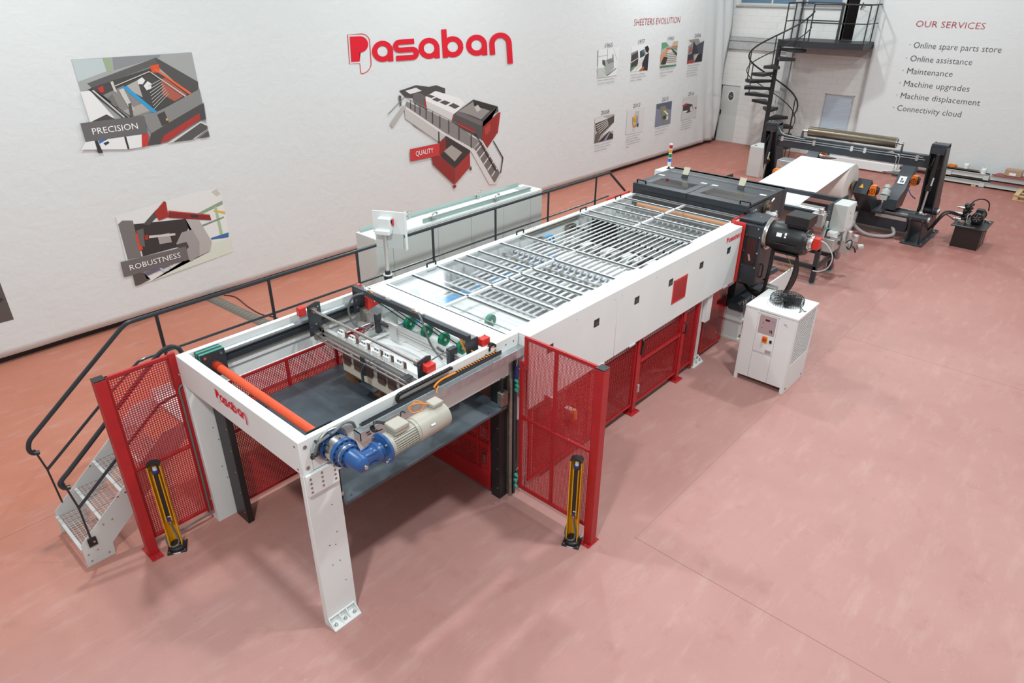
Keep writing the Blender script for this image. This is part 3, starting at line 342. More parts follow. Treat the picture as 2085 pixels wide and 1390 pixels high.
def cloth_mat(name, col):
    m = mat(name, col, .75); nt = m.node_tree; b = nt.nodes['Principled BSDF']; tc = nt.nodes.new('ShaderNodeTexCoord')
    out = None
    for sc, st, sz in ((1.3, (1, 1, .6), .5), (4, (1, 1, 1.6), .22), (14, (1, 1, .4), .1)):
        mp = nt.nodes.new('ShaderNodeMapping'); mp.inputs['Scale'].default_value = st; mp.inputs['Rotation'].default_value = (.2, .35, .2); nt.links.new(tc.outputs['Object'], mp.inputs[0])
        n = nt.nodes.new('ShaderNodeTexNoise'); n.inputs['Scale'].default_value = sc; n.inputs['Detail'].default_value = 4; n.inputs['Distortion'].default_value = .8
        nt.links.new(mp.outputs[0], n.inputs['Vector']); q = nt.nodes.new('ShaderNodeMath'); q.operation = 'MULTIPLY'; q.inputs[1].default_value = sz; nt.links.new(n.outputs['Fac'], q.inputs[0])
        if out is None: out = q.outputs[0]
        else:
            a = nt.nodes.new('ShaderNodeMath'); a.operation = 'ADD'; nt.links.new(out, a.inputs[0]); nt.links.new(q.outputs[0], a.inputs[1]); out = a.outputs[0]
    bp = nt.nodes.new('ShaderNodeBump'); bp.inputs['Strength'].default_value = .22; bp.inputs['Distance'].default_value = .12
    nt.links.new(out, bp.inputs['Height']); nt.links.new(bp.outputs[0], b.inputs['Normal']); return m
struct(MB().box(-6, 26, -8, 12.6, -.2, 0).build('floor', floor_mat()))
WALLM = wall_mat()
struct(MB().box(-6, 26, 12.42, 12.6, 0, 9.8).build('wall_left', CONC))
struct(MB().box(8.6, 11.2, 12.36, 12.41, 5.45, 6.7).build('added_glow_panel', emis('added_panel_glow', (.9,.95,1.0), 7.5)))  # added glowing panel out of view, gives the hood panes something bright to reflect
struct(MB().box(-6, 25.6, 12.30, 12.42, 0, .13).build('hem_gap_shade', BLACK))  # black strip paints in the darkness of the gap below the drape hem
def holes_wall():
    b = MB(); X0, X1 = 25.63, 25.85
    ys = [-8, 7.49, 7.53, 8.43, 8.52, 8.53, 11.57, 11.6, 12.40, 12.42]
    zs = [0, 2.04, 2.1, 3.77, 4.735, 5.9, 9.8]
    hole = [(11.6, 12.40, 0, 2.04), (7.53, 8.52, 0, 2.1), (7.49, 8.43, 3.77, 5.9), (8.53, 12.13, 4.735, 5.9)]
    ys = sorted(set(ys+[h for q in hole for h in q[:2]])); zs = sorted(set(zs+[h for q in hole for h in q[2:]]))
    for i in range(len(ys)-1):
        for j in range(len(zs)-1):
            cy, cz = (ys[i]+ys[i+1])/2, (zs[j]+zs[j+1])/2
            if not any(h[0] < cy < h[1] and h[2] < cz < h[3] for h in hole): b.box(X0, X1, ys[i], ys[i+1], zs[j], zs[j+1])
    return b
struct(holes_wall().build('wall_back', WALLM, smooth=0))
struct(MB().box(25.53, 25.63, -8, 12.42, 3.30, 3.70).box(25.50, 25.63, -8, 12.42, 3.58, 3.70).build('trim_1', CONC))
struct(MB().box(25.50, 25.63, 9.85, 10.06, 0, 3.3).box(25.53, 25.63, 9.85, 10.06, 3.7, 9.8).build('trim_2', CONC))
# doors and windows of the back wall
d1 = MB().box(25.66, 25.70, 11.6, 12.31, 0, 2.04).build('door_1', GREYW); struct(d1)
flat('door_sign_rim', [[(25.657, 11.93+.14*math.cos(a*math.pi/12), 1.66+.19*math.sin(a*math.pi/12)) for a in range(24)]], WHITE, d1)
flat('door_sign', [[(25.655, 11.93+.105*math.cos(a*math.pi/12), 1.66+.15*math.sin(a*math.pi/12)) for a in range(24)]], mat('door_sign_grey', (.09,.08,.08)), d1)
lettering('door_lettering', 'Toilets', (25.652, 11.985, 1.645), (0,-1,0), (0,0,1), .11, .028, INKW, d1)
MB().box(25.62, 25.66, 12.24, 12.27, .98, 1.14).build('door_handle', BLACK, d1)
MB().box(25.625, 25.70, 12.31, 12.40, 0, 2.04).build('door_jamb', MAROON, d1)
w1 = MB().box(25.66, 25.72, 8.53, 12.13, 4.735, 4.80).box(25.66, 25.72, 8.53, 12.13, 5.84, 5.9)
for y in (8.53, 9.7, 10.9, 12.07): w1.box(25.66, 25.72, y, y+.06, 4.8, 5.84)
w1 = struct(w1.build('window_1', GREYW)); MB().box(25.68, 25.69, 8.59, 12.07, 4.8, 5.84).build('window_pane', mat('window_glass', (.12,.20,.28), .12), w1)
MB().box(25.56, 25.68, 8.5, 12.2, 4.69, 4.735).build('window_sill', CONC, w1)
d2 = MB().hexa([(25.64,7.51,3.78),(25.66,7.48,3.78),(25.36,7.93,3.78),(25.33,7.93,3.78),(25.64,7.51,5.88),(25.66,7.48,5.88),(25.36,7.93,5.88),(25.33,7.93,5.88)]).build('door_2', WHITE); struct(d2)
MB().bar((25.37,7.86,4.78), (25.30,7.84,4.78), .02, .02).bar((25.30,7.84,4.78), (25.36,7.74,4.78), .02, .02).bar((25.335,7.87,4.70), (25.36,7.83,4.90), .004, .03).build('door_handle', BLACK, d2)
MB().box(25.60, 25.84, 8.43, 8.48, 3.77, 5.9).box(25.60, 25.84, 7.44, 7.49, 3.77, 5.9).build('door_frame', GREYW, d2)
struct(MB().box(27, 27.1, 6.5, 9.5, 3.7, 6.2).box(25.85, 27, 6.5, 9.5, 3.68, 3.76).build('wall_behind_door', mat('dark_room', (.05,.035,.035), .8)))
d3 = struct(MB().box(25.70, 25.73, 7.53, 8.52, 0, 2.1).build('door_3', FROST))
MB().box(25.64, 25.72, 8.49, 8.52, 0, 2.1).box(25.64, 25.72, 7.53, 7.56, 0, 2.1).box(25.64, 25.72, 7.53, 8.52, 2.07, 2.1).build('door_frame', GREYW, d3)
for k in range(9):
    z0 = .35+.21*k
    MB().bar((25.697, 8.49, z0-.12), (25.697, 7.56, z0+.10), .004, .012).build('frosted_stripe', mat('stripe_white', (.66,.72,.78), .4) if k == 0 else bpy.data.materials['stripe_white'], d3)
MB().box(25.67, 25.70, 7.57, 7.61, 1.86, 1.96).build('door_hinge', STEEL, d3)
# emergency lamp with its surface conduit
el = thing('emergency_lamp', 'small white emergency lamp on block wall below the grey concrete belt', 'lamp', (25.6, 7.86, 2.98))
MB().box(25.58, 25.63, 7.66, 7.90, 2.95, 3.07).build('lamp_housing', WHITE, el, .01)
MB().box(25.57, 25.581, 7.68, 7.88, 2.965, 3.055).build('diffuser', PAPG, el)
MB().tube([(25.62, 7.9, 3.03), (25.62, 8.4, 3.03)], .008).build('conduit', WHITE, el)
# ---------------------------------------------------------------- printed wall drape
CLOTH = cloth_mat('white_drape_cloth', (.69,.708,.702))
def drape(name, label, fn, u0, u1, nu, z0, z1, nz):
    vs = []; fs = []
    for j in range(nz+1):
        for i in range(nu+1): vs.append(fn(u0+(u1-u0)*i/nu, z0+(z1-z0)*j/nz))
    for j in range(nz):
        for i in range(nu): a = j*(nu+1)+i; fs.append((a, a+1, a+nu+2, a+nu+1))
    b = MB().add(vs, fs).build('drape_cloth', CLOTH, None, smooth=80)
    m = b.modifiers.new('thickness', 'SOLIDIFY'); m.thickness = .006; m.offset = 0
    t = thing(name, label, 'curtain', fn((u0+u1)/2, z0)); b.parent = t; b.matrix_parent_inverse = Matrix.Translation(-t.location)
    return t
def fold(x, z):
    k = max(0, min(1, (x-23.2)/1.4)); low = max(0, 1.2-z)/1.2
    return 12.2 + k*.07*math.sin((x+.25*z)*9)*(.6+.4*math.sin(x*3.1)) + .004*math.sin(x*1.7+z) + .005*low*low*math.sin(x*5+2*math.sin(z*3))*(.3+.7*abs(math.sin(x*.7)))
DL = drape('printed_wall_drape', 'huge white drape printed with machine pictures hung along the left wall', lambda x, z: (x, fold(x, z), z), -4, 25.35, 420, .12, 5.36, 44)
YP = 12.190
def gcol(h):
    k = 'print_'+h
    return bpy.data.materials.get(k) or mat(k, tuple(q*.92 for q in s2l(h)), .7)
def gprint(name, key, parent, label=None):
    layers = GFX[key]; root = None
    for i, (c, pts) in enumerate(layers):
        y = YP-.0005*i
        o = flat(name if root is None else 'printed_patch', [[(x, y, z) for x, z in pts]], gcol(c), parent if root is None else root)
        if root is None: root = o
    if label: root['label'] = label
    return root
g = gprint('picture_print', 'precision', DL, 'picture of a grey stacker interior with a PRECISION caption')
def cap_text(k, m_, par, dy=.026, thin=0, nm='caption'):
    s_, x, z, dx, dz, h = TXT[k]
    return lettering(nm, s_, (x, YP-dy, z), (1,0,0), (0,0,1), dx, h, m_, par, thin)
cap_text('precision', INKW, g); g = gprint('picture_print', 'robustness', DL, 'picture of a reel unwinder with a ROBUSTNESS caption'); cap_text('robustness', INKW, g)
g = gprint('picture_print', 'quality', DL, 'picture of a whole sheeting machine with a QUALITY caption'); cap_text('quality', INKW, g, .042)
gprint('picture_print', 'edge', DL, 'dark picture cut by the left edge of view')
cap_text('title', INKR, DL, .001, -.012, 'heading')
PTXT = {'1965': ['Pasaban specialized in finishing', 'processes for the paper industry.'], '1977': ['We create our own machinery', 'to provide continuous service', 'of maximum efficiency.'],
 '1990': ['Expansion of sheets in the US', 'quality of fast edge bridges', 'at high speed.'], '2006': ['Introduction of Pasaban Express', 'The compact machine of the', 'production speed and of the', 'speed with diagnosed and', 'the cutter using simulation.'],
 '2008': ['Pasaban is listed as a supplier in', 'the world in paper currency with', 'the double multi-chamber.'], '2012': ['Innovation with 700 years for', 'high jobs with selectable', 'format configuration directly in', 'to make the stack forms in the', 'changer.'],
 '2013': ['The Compact Sheeter. Press of', 'sorter for short and with', 'security conditions.'], '2016': ['Pasaban introduced the new', 'compact. Sheeter located for', 'universal pallet feel and', 'device using the pallets.']}
for y_ in TXT:
    if y_[0] != 'y': continue
    k = y_[1:]; g = gprint('timeline_print', y_, DL, 'small timeline picture below the year '+k); cap_text(y_, INK, g, .012, -.01, 'year')
    x, z, wd, st = PAR[k]; n_ = max(len(q) for q in PTXT[k])
    for i, ln_ in enumerate(PTXT[k]): lettering('small_print', ln_, (x, YP-.01, z-i*st), (1,0,0), (0,0,1), wd*len(ln_)/n_, .038, mat('small_ink', (.22,.22,.22), .7) if 'small_ink' not in bpy.data.materials else bpy.data.materials['small_ink'], g)
logo_on_drape('wall_logo', (0.725526, 0.314182, 8.74248, -0.269231, 1.09922, 3.92839, -0.0623617, 0.0313241), YP, DL)
# services drape on the back wall
DS = drape('services_drape', 'white drape on the back wall listing the services', lambda y, z: (25.315+.006*math.sin(y*2.1+z*.4)+.02*math.sin(y*6+z)*max(0, (1.0-z)), y+.05*(z-3)/4*(1 if y > 7 else 0), z), 7.22, -4, 120, .12, 7.4, 40)
XS = 25.300
for k, (s_, y, z, wd, h, m_) in enumerate((('OUR SERVICES', 6.135, 4.272, 1.83, .19, INKR), ('· Online spare parts store', 6.17, 3.683, 2.44, .19, INK), ('· Online assistance', 6.17, 3.305, 1.81, .19, INK), ('· Maintenance', 6.18, 2.944, 1.40, .19, INK), ('· Machine upgrades', 6.18, 2.576, 1.95, .19, INK), ('· Machine displacement', 6.18, 2.217, 2.33, .19, INK), ('· Connectivity cloud', 6.18, 1.839, 1.93, .19, INK))):
    kf = 25.300/25.2
    lettering('services_line', s_, (XS, y*kf, 5.4+(z-5.4)*kf+.012), (0,-1,0), (0,0,1), wd, h*.92, m_, DS, -.012)
# ---------------------------------------------------------------- sheet stacker gantry
ST = thing('stacker_gantry', 'white steel stacker gantry frame with red lettering standing nearest on the floor', 'machine frame', (2.19, 5.3, 0))
fb = MB().box(2.19, 2.295, 4.24, 6.40, 1.785, 2.12).build('front_beam', WHITE, ST, .006)
logo('beam_logo', (2.1885, 5.632, 1.957), (0,-1,0), (0,0,1), .186, .195, fb)
MB().bolts([(2.19,6.385,1.92),(2.19,4.30,2.06),(2.19,4.30,1.83)], (-1,0,0), .010, .006).build('bolt', DSTEEL, fb)
sb = MB().box(2.296, 4.86, 4.24, 4.295, 1.97, 2.12).box(2.24, 4.86, 4.255, 4.29, 1.65, 1.97).box(2.296, 2.72, 4.24, 4.30, 1.795, 1.969).build('side_beam', WHITE, ST, .004)
hb = MB()
for x in (4.36, 4.50, 4.66, 4.78): hb.cyl((x, 4.2395, 2.05), (x, 4.2385, 2.05), .011)
for z in (2.055, 1.845): hb.cyl((2.245, 4.2395, z), (2.245, 4.234, z), .017)
hb.build('bolt', DSTEEL, sb)
MB().box(2.296, 4.52, 6.375, 6.40, 1.65, 1.80).box(2.296, 4.52, 6.345, 6.40, 1.80, 2.12).build('side_beam', WHITE, ST, .004)
tr = MB().box(2.72, 4.94, 4.155, 4.24, 1.972, 1.98).box(2.72, 4.94, 4.15, 4.156, 1.885, 1.985).box(2.72, 2.726, 4.15, 4.24, 1.90, 1.98)
tr.build('cable_tray', GALV, ST)
hl = MB()
for x, z in ((2.78,1.955),(2.84,1.955),(2.79,1.93),(2.86,1.93)): hl.box(x, x+.04, 4.148, 4.1501, z-.006, z+.006)
hl.build('tray_slot', BLACK, ST)
MB().box(2.78, 4.55, 4.20, 4.238, 2.0, 2.012).box(2.78, 4.55, 4.198, 4.204, 2.0, 2.045).build('chain_trough', DARK, ST)
MB().box(2.78, 4.52, 4.206, 4.238, 1.982, 2.0).build('trough_profile', ALU, ST)
MB().box(2.6, 4.5, 6.31, 6.344, 1.905, 1.958).box(2.6, 4.5, 6.325, 6.344, 1.958, 1.975).bolts([(x, 6.31, 1.93) for x in (2.8,3.1,3.35,3.9,4.4)], (0,-1,0), .008, .004).build('guide_rail', DARK, ST, .003)
MB().box(2.6, 4.5, 6.32, 6.344, 1.875, 1.90).build('rail_backing', DSTEEL, ST)
MB().tube([(2.62, 6.325, 2.02), (4.4, 6.325, 2.02)], .034, 10).bolts([(x, 6.291, 2.02) for x in (3.0,3.5,4.0)], (0,-1,0), .005, .003).build('round_cover', GALV, ST)
MB().box(2.35, 4.5, 4.296, 4.31, 2.0, 2.05).build('guide_rail', ALU, ST)
MB().box(2.5, 4.5, 4.298, 4.32, 1.87, 1.95).build('guide_rail', DARK, ST)
def foot(b, x0, x1, y, s, z=.0):
    """bolted foot with gussets on the outside of a leg; s = -1 or +1 outward"""
    y1 = y+s*.105
    b.box(x0, x1, min(y, y1), max(y, y1), z, z+.018)
    for x in (x0+.0, (x0+x1)/2-.04, (x0+x1)/2+.04, x1-.01):
        b.prism([(x, y, z+.018), (x, y1-s*.01, z+.018), (x, y, z+.10)], (.01, 0, 0))
    b.prism([(x0, y, z+.085), (x0, y+s*.012, z+.085), (x0, y+s*.012, z+.10), (x0, y, z+.10)], (x1-x0, 0, 0))
def leg(y, s):
    b = MB().box(2.19, 2.52, min(y, y-s*.06), max(y, y-s*.06), 0, 1.784)
    L = b.build('leg', WHITE, ST, .005)
    b = MB(); foot(b, 2.195, 2.495, y, s); b.build('foot_plate', WHITE, L, .003)
    hb = MB()
    for x in (2.24, 2.345, 2.45):
        hb.cyl((x, y+s*.055, .018), (x, y+s*.055, .03), .020, n=6).cyl((x, y+s*.055, .03), (x, y+s*.055, .055), .009)
    hb.build('anchor_bolt', STEEL, L)
    hb = MB()
    for x, z in ((2.41,1.35),(2.42,1.03),(2.33,.93),(2.39,.90),(2.41,.69),(2.33,.69),(2.44,.42)): hb.cyl((x, y, z), (x, y+s*.001, z), .006, n=8)
    hb.build('screw_hole', BLACK, L); return L
lg = leg(4.24, -1); leg(6.40, 1)
MB().bolts([(2.37,6.339,1.70),(2.375,6.339,1.62),(2.38,6.339,1.55)]+[(2.36+.03*(k%3),6.339,1.2-.17*k) for k in range(6)], (0,-1,0), .006, .003).build('screw', DSTEEL, ST)
sp = MB().box(2.20, 2.505, 4.212, 4.2395, 1.575, 1.785).build('splice_plate', WHITE, ST, .003)
MB().bolts([(x, 4.212, z) for x, zs in ((2.235,(1.745,1.70,1.655,1.61)),(2.345,(1.755,1.71,1.665,1.62)),(2.47,(1.755,1.71,1.665,1.62))) for z in zs], (0,-1,0), .011, .004, 8).build('bolt', DSTEEL, sp)
MB().cyl((2.48, 4.30, 1.965), (2.48, 6.215, 1.965), .041, n=24).build('drive_shaft', ORNG, ST)
MB().cyl((2.48, 6.10, 1.965), (2.48, 6.213, 1.965), .046, n=24).build('shaft_end', mat('shaft_end_red', (.35,.03,.01), .4), ST)
for (a, s, h) in ((6.335, -1, 2.115), (4.297, 1, 2.085)):
    k_ = 1 if s < 0 else .6
    bp = MB().box(2.345, 2.60, *sorted((a+s*.115*k_, a+s*.128*k_)), 1.83, h).box(2.345, 2.60, *sorted((a+s*.05*k_, a+s*.085*k_)), 1.86, h-.03*(s > 0)).box(2.345, 2.6, *sorted((a, a+s*.02*k_)), 1.86, h-.03*(s > 0)).build('buffer_plate', DARK, ST, .003)
    MB().box(2.348, 2.597, *sorted((a+s*.02*k_, a+s*.05*k_)), 1.86, h-.003).box(2.348, 2.597, *sorted((a+s*.085*k_, a+s*.115*k_)), 1.86, h-.003-.05*(s > 0)).build('rubber_layer', TEAL, bp)
    MB().bolts([(2.385, a+s*.128*k_, h-.04), (2.555, a+s*.128*k_, h-.04), (2.42, a+s*.128*k_, 1.87)], (0,s,0), .016, .012, 10).build('bolt', STEEL, bp)
cd = cr([(2.305,4.225,1.93),(2.30,4.19,1.985),(2.33,4.185,2.06),(2.40,4.185,2.085),(2.50,4.185,2.10),(2.60,4.185,2.135),(2.68,4.19,2.10),(2.72,4.21,2.02)], 6)
MB().tube(cd, .012).tube([p+Vector((.012,.022,-.018)) for p in cd], .011).build('conduit', CABLE, ST)
MB().box(2.335,2.35,4.17,4.24,2.055,2.075).box(2.45,2.465,4.17,4.24,2.085,2.105).box(2.285,2.335,4.18,4.235,1.955,1.968).cyl((2.305,4.239,1.93),(2.305,4.235,1.93),.028).build('conduit_clip', DARK, ST)
# lifting guide posts
def guide_post(name, label, x0, x1, y0, y1, z1, m_):
    t = thing(name, label, 'post', ((x0+x1)/2, (y0+y1)/2, 0), 'lift guide posts of the gantry'); p = MB().box(x0, x1, y0, y1, 0, z1).build('channel', m_, t, .004)
    MB().bolts([(x0, y0+.03, z) for z in [.15+.28*k for k in range(int(z1/.28))]], (-1,0,0), .009, .005).build('screw', STEEL, t); return t
g = guide_post('lift_guide_post', 'black steel lift guide post beside the far left gantry leg', 2.40, 2.47, 6.07, 6.325, 1.76, BLACK)
g = guide_post('lift_guide_post', 'black steel lift guide post behind the slate lift table near the blue cable plugs', 4.60, 4.72, 4.275, 4.41, 1.62, BLACK)
gc = thing('guide_column', 'bare steel guide column with teal plug connectors beside the red mesh screen', 'post', (4.78, 4.26, 0))
MB().box(4.725, 4.77, 4.235, 4.30, 0, 1.88).cyl((4.735,4.232,0),(4.735,4.232,1.6), .02, n=10).build('column', DSTEEL, gc, .003)
MB().box(4.78, 4.81, 4.22, 4.30, 0, 1.88).build('cable_channel', DARK, gc)
pl_ = MB(); pc = MB()
for k, z in enumerate((1.52, 1.46, .14, .22, .30, 1.58)):
    pl_.lathe((4.79, 4.20+.012*(k % 2), z), (-.3,-1,-.25), [(0,.018),(.03,.018),(.03,.012),(.05,.012)], 10)
pl_.build('plug', TEAL, gc); MB().cyl((4.795,4.205,1.60),(4.795,4.195,1.76), .02).build('connector', mat('connector_blue', (.02,.03,.16), .4), gc)
MB().tube(cr([(4.79,4.2,1.76),(4.79,4.19,1.84),(4.80,4.22,1.9)],5), .006).tube(cr([(4.80,4.20,1.7),(4.83,4.17,1.72),(4.85,4.17,1.66),(4.83,4.19,1.6)],5), .004).tube(cr([(4.8,4.2,.35),(4.83,4.16,.42),(4.86,4.18,.34),(4.84,4.2,.24),(4.8,4.2,.16)],5), .005).build('cable', GREYPIPE, gc)
lc = MB().box(4.56, 4.66, 4.20, 4.27, 1.33, 1.50).bolts([(4.58,4.2,1.37),(4.64,4.2,1.37),(4.58,4.2,1.45),(4.64,4.2,1.45)], (0,-1,0), .008, .006).build('lift_carriage', DSTEEL, gc, .003)
MB().tube([(4.60,4.24,1.5),(4.60,4.24,1.66)], .018, 8).build('lift_chain', BLACK, gc)
# lift table, pallet, board and paper
lt = thing('lift_table', 'slate grey lift table plate hanging inside the gantry', 'lift table', (3.55, 5.25, 1.29))
MB().box(2.53, 4.64, 4.20, 6.30, 1.285, 1.32).build('table_plate', SLATE, lt, .006)
MB().box(2.6, 4.6, 4.3, 4.38, 1.20, 1.285).box(2.6, 4.6, 6.1, 6.18, 1.20, 1.285).build('support_beam', DARK, lt)
MB().bolts([(2.62,4.25,1.32),(4.4,4.25,1.32)], (0,0,1), .010, .001).build('bolt_hole', BLACK, lt)
MB().tube([(2.535, 4.275, 1.30), (2.535, 4.275, 1.76)], .016, 8).build('lift_chain', BLACK, lt); MB().box(2.525,2.55,4.255,4.29,1.36,1.40).build('chain_end', STEEL, lt)
pa = thing('wooden_pallet', 'weathered wooden pallet under the cream board on the slate lift table', 'pallet', (4.15, 5.35, 1.32))
for x in (3.80, 4.13, 4.46):
    for y in (4.80, 5.32, 5.80): MB().box(x, x+.09, y, y+.14, 1.32, 1.415).build('block', WOOD, pa)
for y in (4.80, 5.07, 5.32, 5.56, 5.81): MB().box(3.80, 4.56, y, y+.12, 1.432, 1.448).build('deck_board', WOOD, pa)
for x in (3.80, 4.13, 4.46): MB().box(x, x+.09, 4.80, 5.94, 1.416, 1.431).build('stringer_board', WOOD, pa)
bd = tag(MB().box(3.785, 4.57, 4.76, 5.955, 1.449, 1.60).build('cream_board_stack', CREAM, None, .004), 'cream board stack lying on the wooden pallet', 'board')
def sheet_z(x, y): return 1.713 + .01*max(0, (x-4.1)/.5)**2 + .012*math.sin((y-4.8)*3.5)
ps = thing('paper_stack', 'white sheet stack on the cream board with a curled top sheet', 'paper', (4.15, 5.35, 1.6))
MB().box(3.79, 4.57, 4.76, 5.94, 1.601, 1.71).build('sheet_pile', PAPER, ps)
def surf(fn, nu, nv, name, m_, par, th=.002):
    vs = [fn(i/nu, j/nv) for j in range(nv+1) for i in range(nu+1)]
    fs = [(j*(nu+1)+i, j*(nu+1)+i+1, (j+1)*(nu+1)+i+1, (j+1)*(nu+1)+i) for j in range(nv) for i in range(nu)]
    o = MB().add(vs, fs).build(name, m_, par, smooth=60); md = o.modifiers.new('t', 'SOLIDIFY'); md.thickness = th; return o
surf(lambda a, b: (3.80+.80*a, 4.75+1.18*b, sheet_z(3.80+.8*a, 4.75+1.18*b)), 16, 14, 'top_sheet', PAPER, ps)
surf(lambda a, b: (4.04+.07*math.sin(3.14*b)+(.50-.07*math.sin(3.14*b))*a, 4.80+1.05*b, sheet_z(3.9, 4.8+1.05*b)+.006+.012*a), 12, 14, 'curled_sheet', PAPG, ps)
surf(lambda a, b: (4.16+.09*math.sin(3.14*b)+(.38-.09*math.sin(3.14*b))*a, 4.80+1.02*b, sheet_z(3.9, 4.8+1.02*b)+.010+.02*a), 12, 14, 'curled_sheet', PAPER, ps)
jp = thing('side_jogger_plate', 'grey aluminium side jogger plate left of the white sheet stack', 'guide plate', (4.2, 6.0, 1.6))
MB().hexa([(3.98,5.965,1.60),(4.62,5.965,1.60),(4.62,5.975,1.60),(3.98,5.975,1.60),(3.98,5.965,1.74),(4.62,5.965,1.92),(4.62,5.975,1.92),(3.98,5.975,1.74)]).build('plate', GREYW, jp)
MB().box(4.44, 4.64, 5.976, 6.02, 1.80, 1.90).build('holder', ALU, jp)
# front stop carriage
FC = thing('stop_carriage', 'front stop carriage with brown paddles spanning the gantry above the lift table', 'carriage', (3.7, 5.3, 1.9))
for y, s in ((6.215, 1), (4.385, -1)):
    e = MB().prism([(3.575,y,1.87),(3.74,y,1.87),(3.745,y,2.245),(3.69,y,2.26),(3.58,y,2.235)], (0,-.015,0)).build('end_plate', DARK, FC, .003)
    MB().bolts([(3.60,y-.015,1.98),(3.66,y-.015,2.0),(3.60,y-.015,2.2),(3.71,y-.015,2.20)], (0,-1,0), .008, .004).build('screw', STEEL, e)
MB().box(3.49, 3.575, 6.217, 6.29, 2.13, 2.235).build('motor_cover', REDB, FC, .01)
rc = MB().box(3.625, 3.735, 4.29, 4.368, 2.12, 2.20).build('motor_cover', REDB, FC, .008)
MB().bolts([(3.64,4.36,2.20),(3.72,4.36,2.20)], (0,0,1), .008, .01).build('screw', STEEL, rc)
MB().cyl((3.63, 4.41, 2.185), (3.63, 6.2, 2.185), .015).build('cross_shaft', STEEL, FC)
MB().box(3.61,3.66,6.14,6.2,2.16,2.21).cyl((3.63,4.41,2.185),(3.63,4.46,2.185),.035).build('shaft_bearing', DSTEEL, FC, .003)
pb = MB().box(3.70, 3.755, 4.39, 6.2, 1.835, 1.935).build('profile_beam', ALU, FC, .003)
MB().box(3.699, 3.7, 4.40, 6.2, 1.875, 1.895).build('beam_slot', GREYPIPE, pb)
MB().cyl((3.64, 4.39, 1.885), (3.64, 6.2, 1.885), .014).cyl((3.625, 4.39, 1.85), (3.625, 6.2, 1.85), .014).cyl((3.67, 4.39, 1.85), (3.67, 6.2, 1.85), .012).build('guide_rod', STEEL, FC)
MB().box(3.61, 3.69, 6.14, 6.2, 1.825, 1.91).box(3.70, 3.77, 6.12, 6.2, 1.82, 1.96).bolts([(3.70,6.16,1.86),(3.7,6.16,1.92)], (-1,0,0), .012, .006).build('rod_clamp', DSTEEL, FC, .003)
for k, y in enumerate((5.84, 5.643, 5.442, 5.222, 5.052, 4.852)):
    p = MB().box(3.762, 3.782, y-.062, y+.058, 1.60, 1.985) if 0 else MB().prism([(3.757,y-.06,1.585),(3.757,y-.045,1.57),(3.757,y+.06,1.57),(3.757,y+.06,1.99),(3.757,y-.06,1.99)], (.022,0,0))
    p = p.build('stop_paddle', BROWN, FC, .003)
    MB().box(3.715, 3.756, y-.045, y+.05, 1.936, 1.985).box(3.735, 3.756, y-.04, y+.04, 1.985, 2.015).build('paddle_clamp', WHITE, FC, .003)
    MB().bolts([(3.734,y-.018,2.0),(3.734,y+.018,2.0)], (-1,0,0), .009, .003).build('clamp_screw', BLACK, FC)
MB().box(3.60, 3.70, 4.6, 4.68, 1.935, 1.945).box(3.615,3.635,5.30,5.36,1.70,1.92).box(3.60,3.61,5.31,5.35,1.60,1.72).box(3.56,3.62,5.08,5.34,1.595,1.62).build('sensor_bracket', DARK, FC, .002)
MB().tube(cr([(3.70,5.05,1.93),(3.62,5.12,1.96),(3.58,5.25,1.86),(3.60,5.34,1.74),(3.60,5.34,1.64)],6), .005).build('sensor_cable', CABLE, FC)
MB().tube(cr([(3.74,4.36,2.2),(3.85,4.34,2.23),(3.95,4.36,2.2),(4.0,4.42,2.08)],6), .007).tube(cr([(3.62,4.39,2.08),(3.58,4.42,1.98),(3.6,4.46,1.93)],5), .006).build('cable', CABLE, FC)
# rear jogger carriage with brush wheels
RC = thing('brush_wheel_carriage', 'rear carriage with an anthracite cross bar carrying four green brush wheels', 'carriage', (4.25, 5.3, 2.0))
MB().box(4.20, 4.255, 4.34, 6.23, 2.225, 2.285).build('cross_bar', DARK, RC, .004)
e = MB().prism([(4.19,6.23,1.93),(4.36,6.23,1.95),(4.36,6.23,2.2),(4.26,6.23,2.285),(4.2,6.23,2.285)], (0,-.015,0)).build('end_plate', DARK, RC, .003)
MB().bolts([(4.23,6.215,2.1),(4.30,6.215,2.02),(4.33,6.215,2.15),(4.24,6.215,2.0)], (0,-1,0), .008, .004).build('screw', STEEL, e)
MB().prism([(4.18,4.36,2.225),(4.36,4.36,2.225),(4.36,4.36,1.98),(4.22,4.36,1.98)], (0,-.015,0)).build('end_plate', DARK, RC, .003)
q = MB().prism([(4.31,6.16,2.14),(4.42,6.16,2.09),(4.49,6.16,2.06),(4.48,6.16,2.01),(4.31,6.16,1.975)], (0,-.06,0)).build('motor_cover', REDB, RC, .004)
MB().bolts([(4.40,6.10,2.065)], (0,-1,0), .012, .01).build('screw', STEEL, q)
MB().box(4.24, 4.33, 6.216, 6.27, 2.2, 2.27).build('motor_cover', REDB, RC, .005)
q = MB().box(4.365, 4.475, 4.285, 4.365, 2.115, 2.20).build('motor_cover', REDB, RC, .008)
MB().bolts([(4.38,4.35,2.20),(4.46,4.35,2.20)], (0,0,1), .008, .01).build('screw', STEEL, q)
pb = MB().box(4.28, 4.335, 4.38, 6.2, 1.83, 1.945).build('profile_beam', ALU, RC, .003)
MB().box(4.279, 4.28, 4.4, 6.2, 1.865, 1.88).box(4.279, 4.28, 4.4, 6.2, 1.90, 1.915).build('beam_slot', GREYPIPE, pb)
MB().box(4.25,4.33,6.12,6.2,1.83,1.99).build('rod_clamp', DSTEEL, RC, .003)
MB().box(4.23,4.30,5.85,5.90,1.78,2.02).box(4.25,4.28,5.70,5.82,1.90,1.92).build('jogger_holder', DARK, RC, .003)
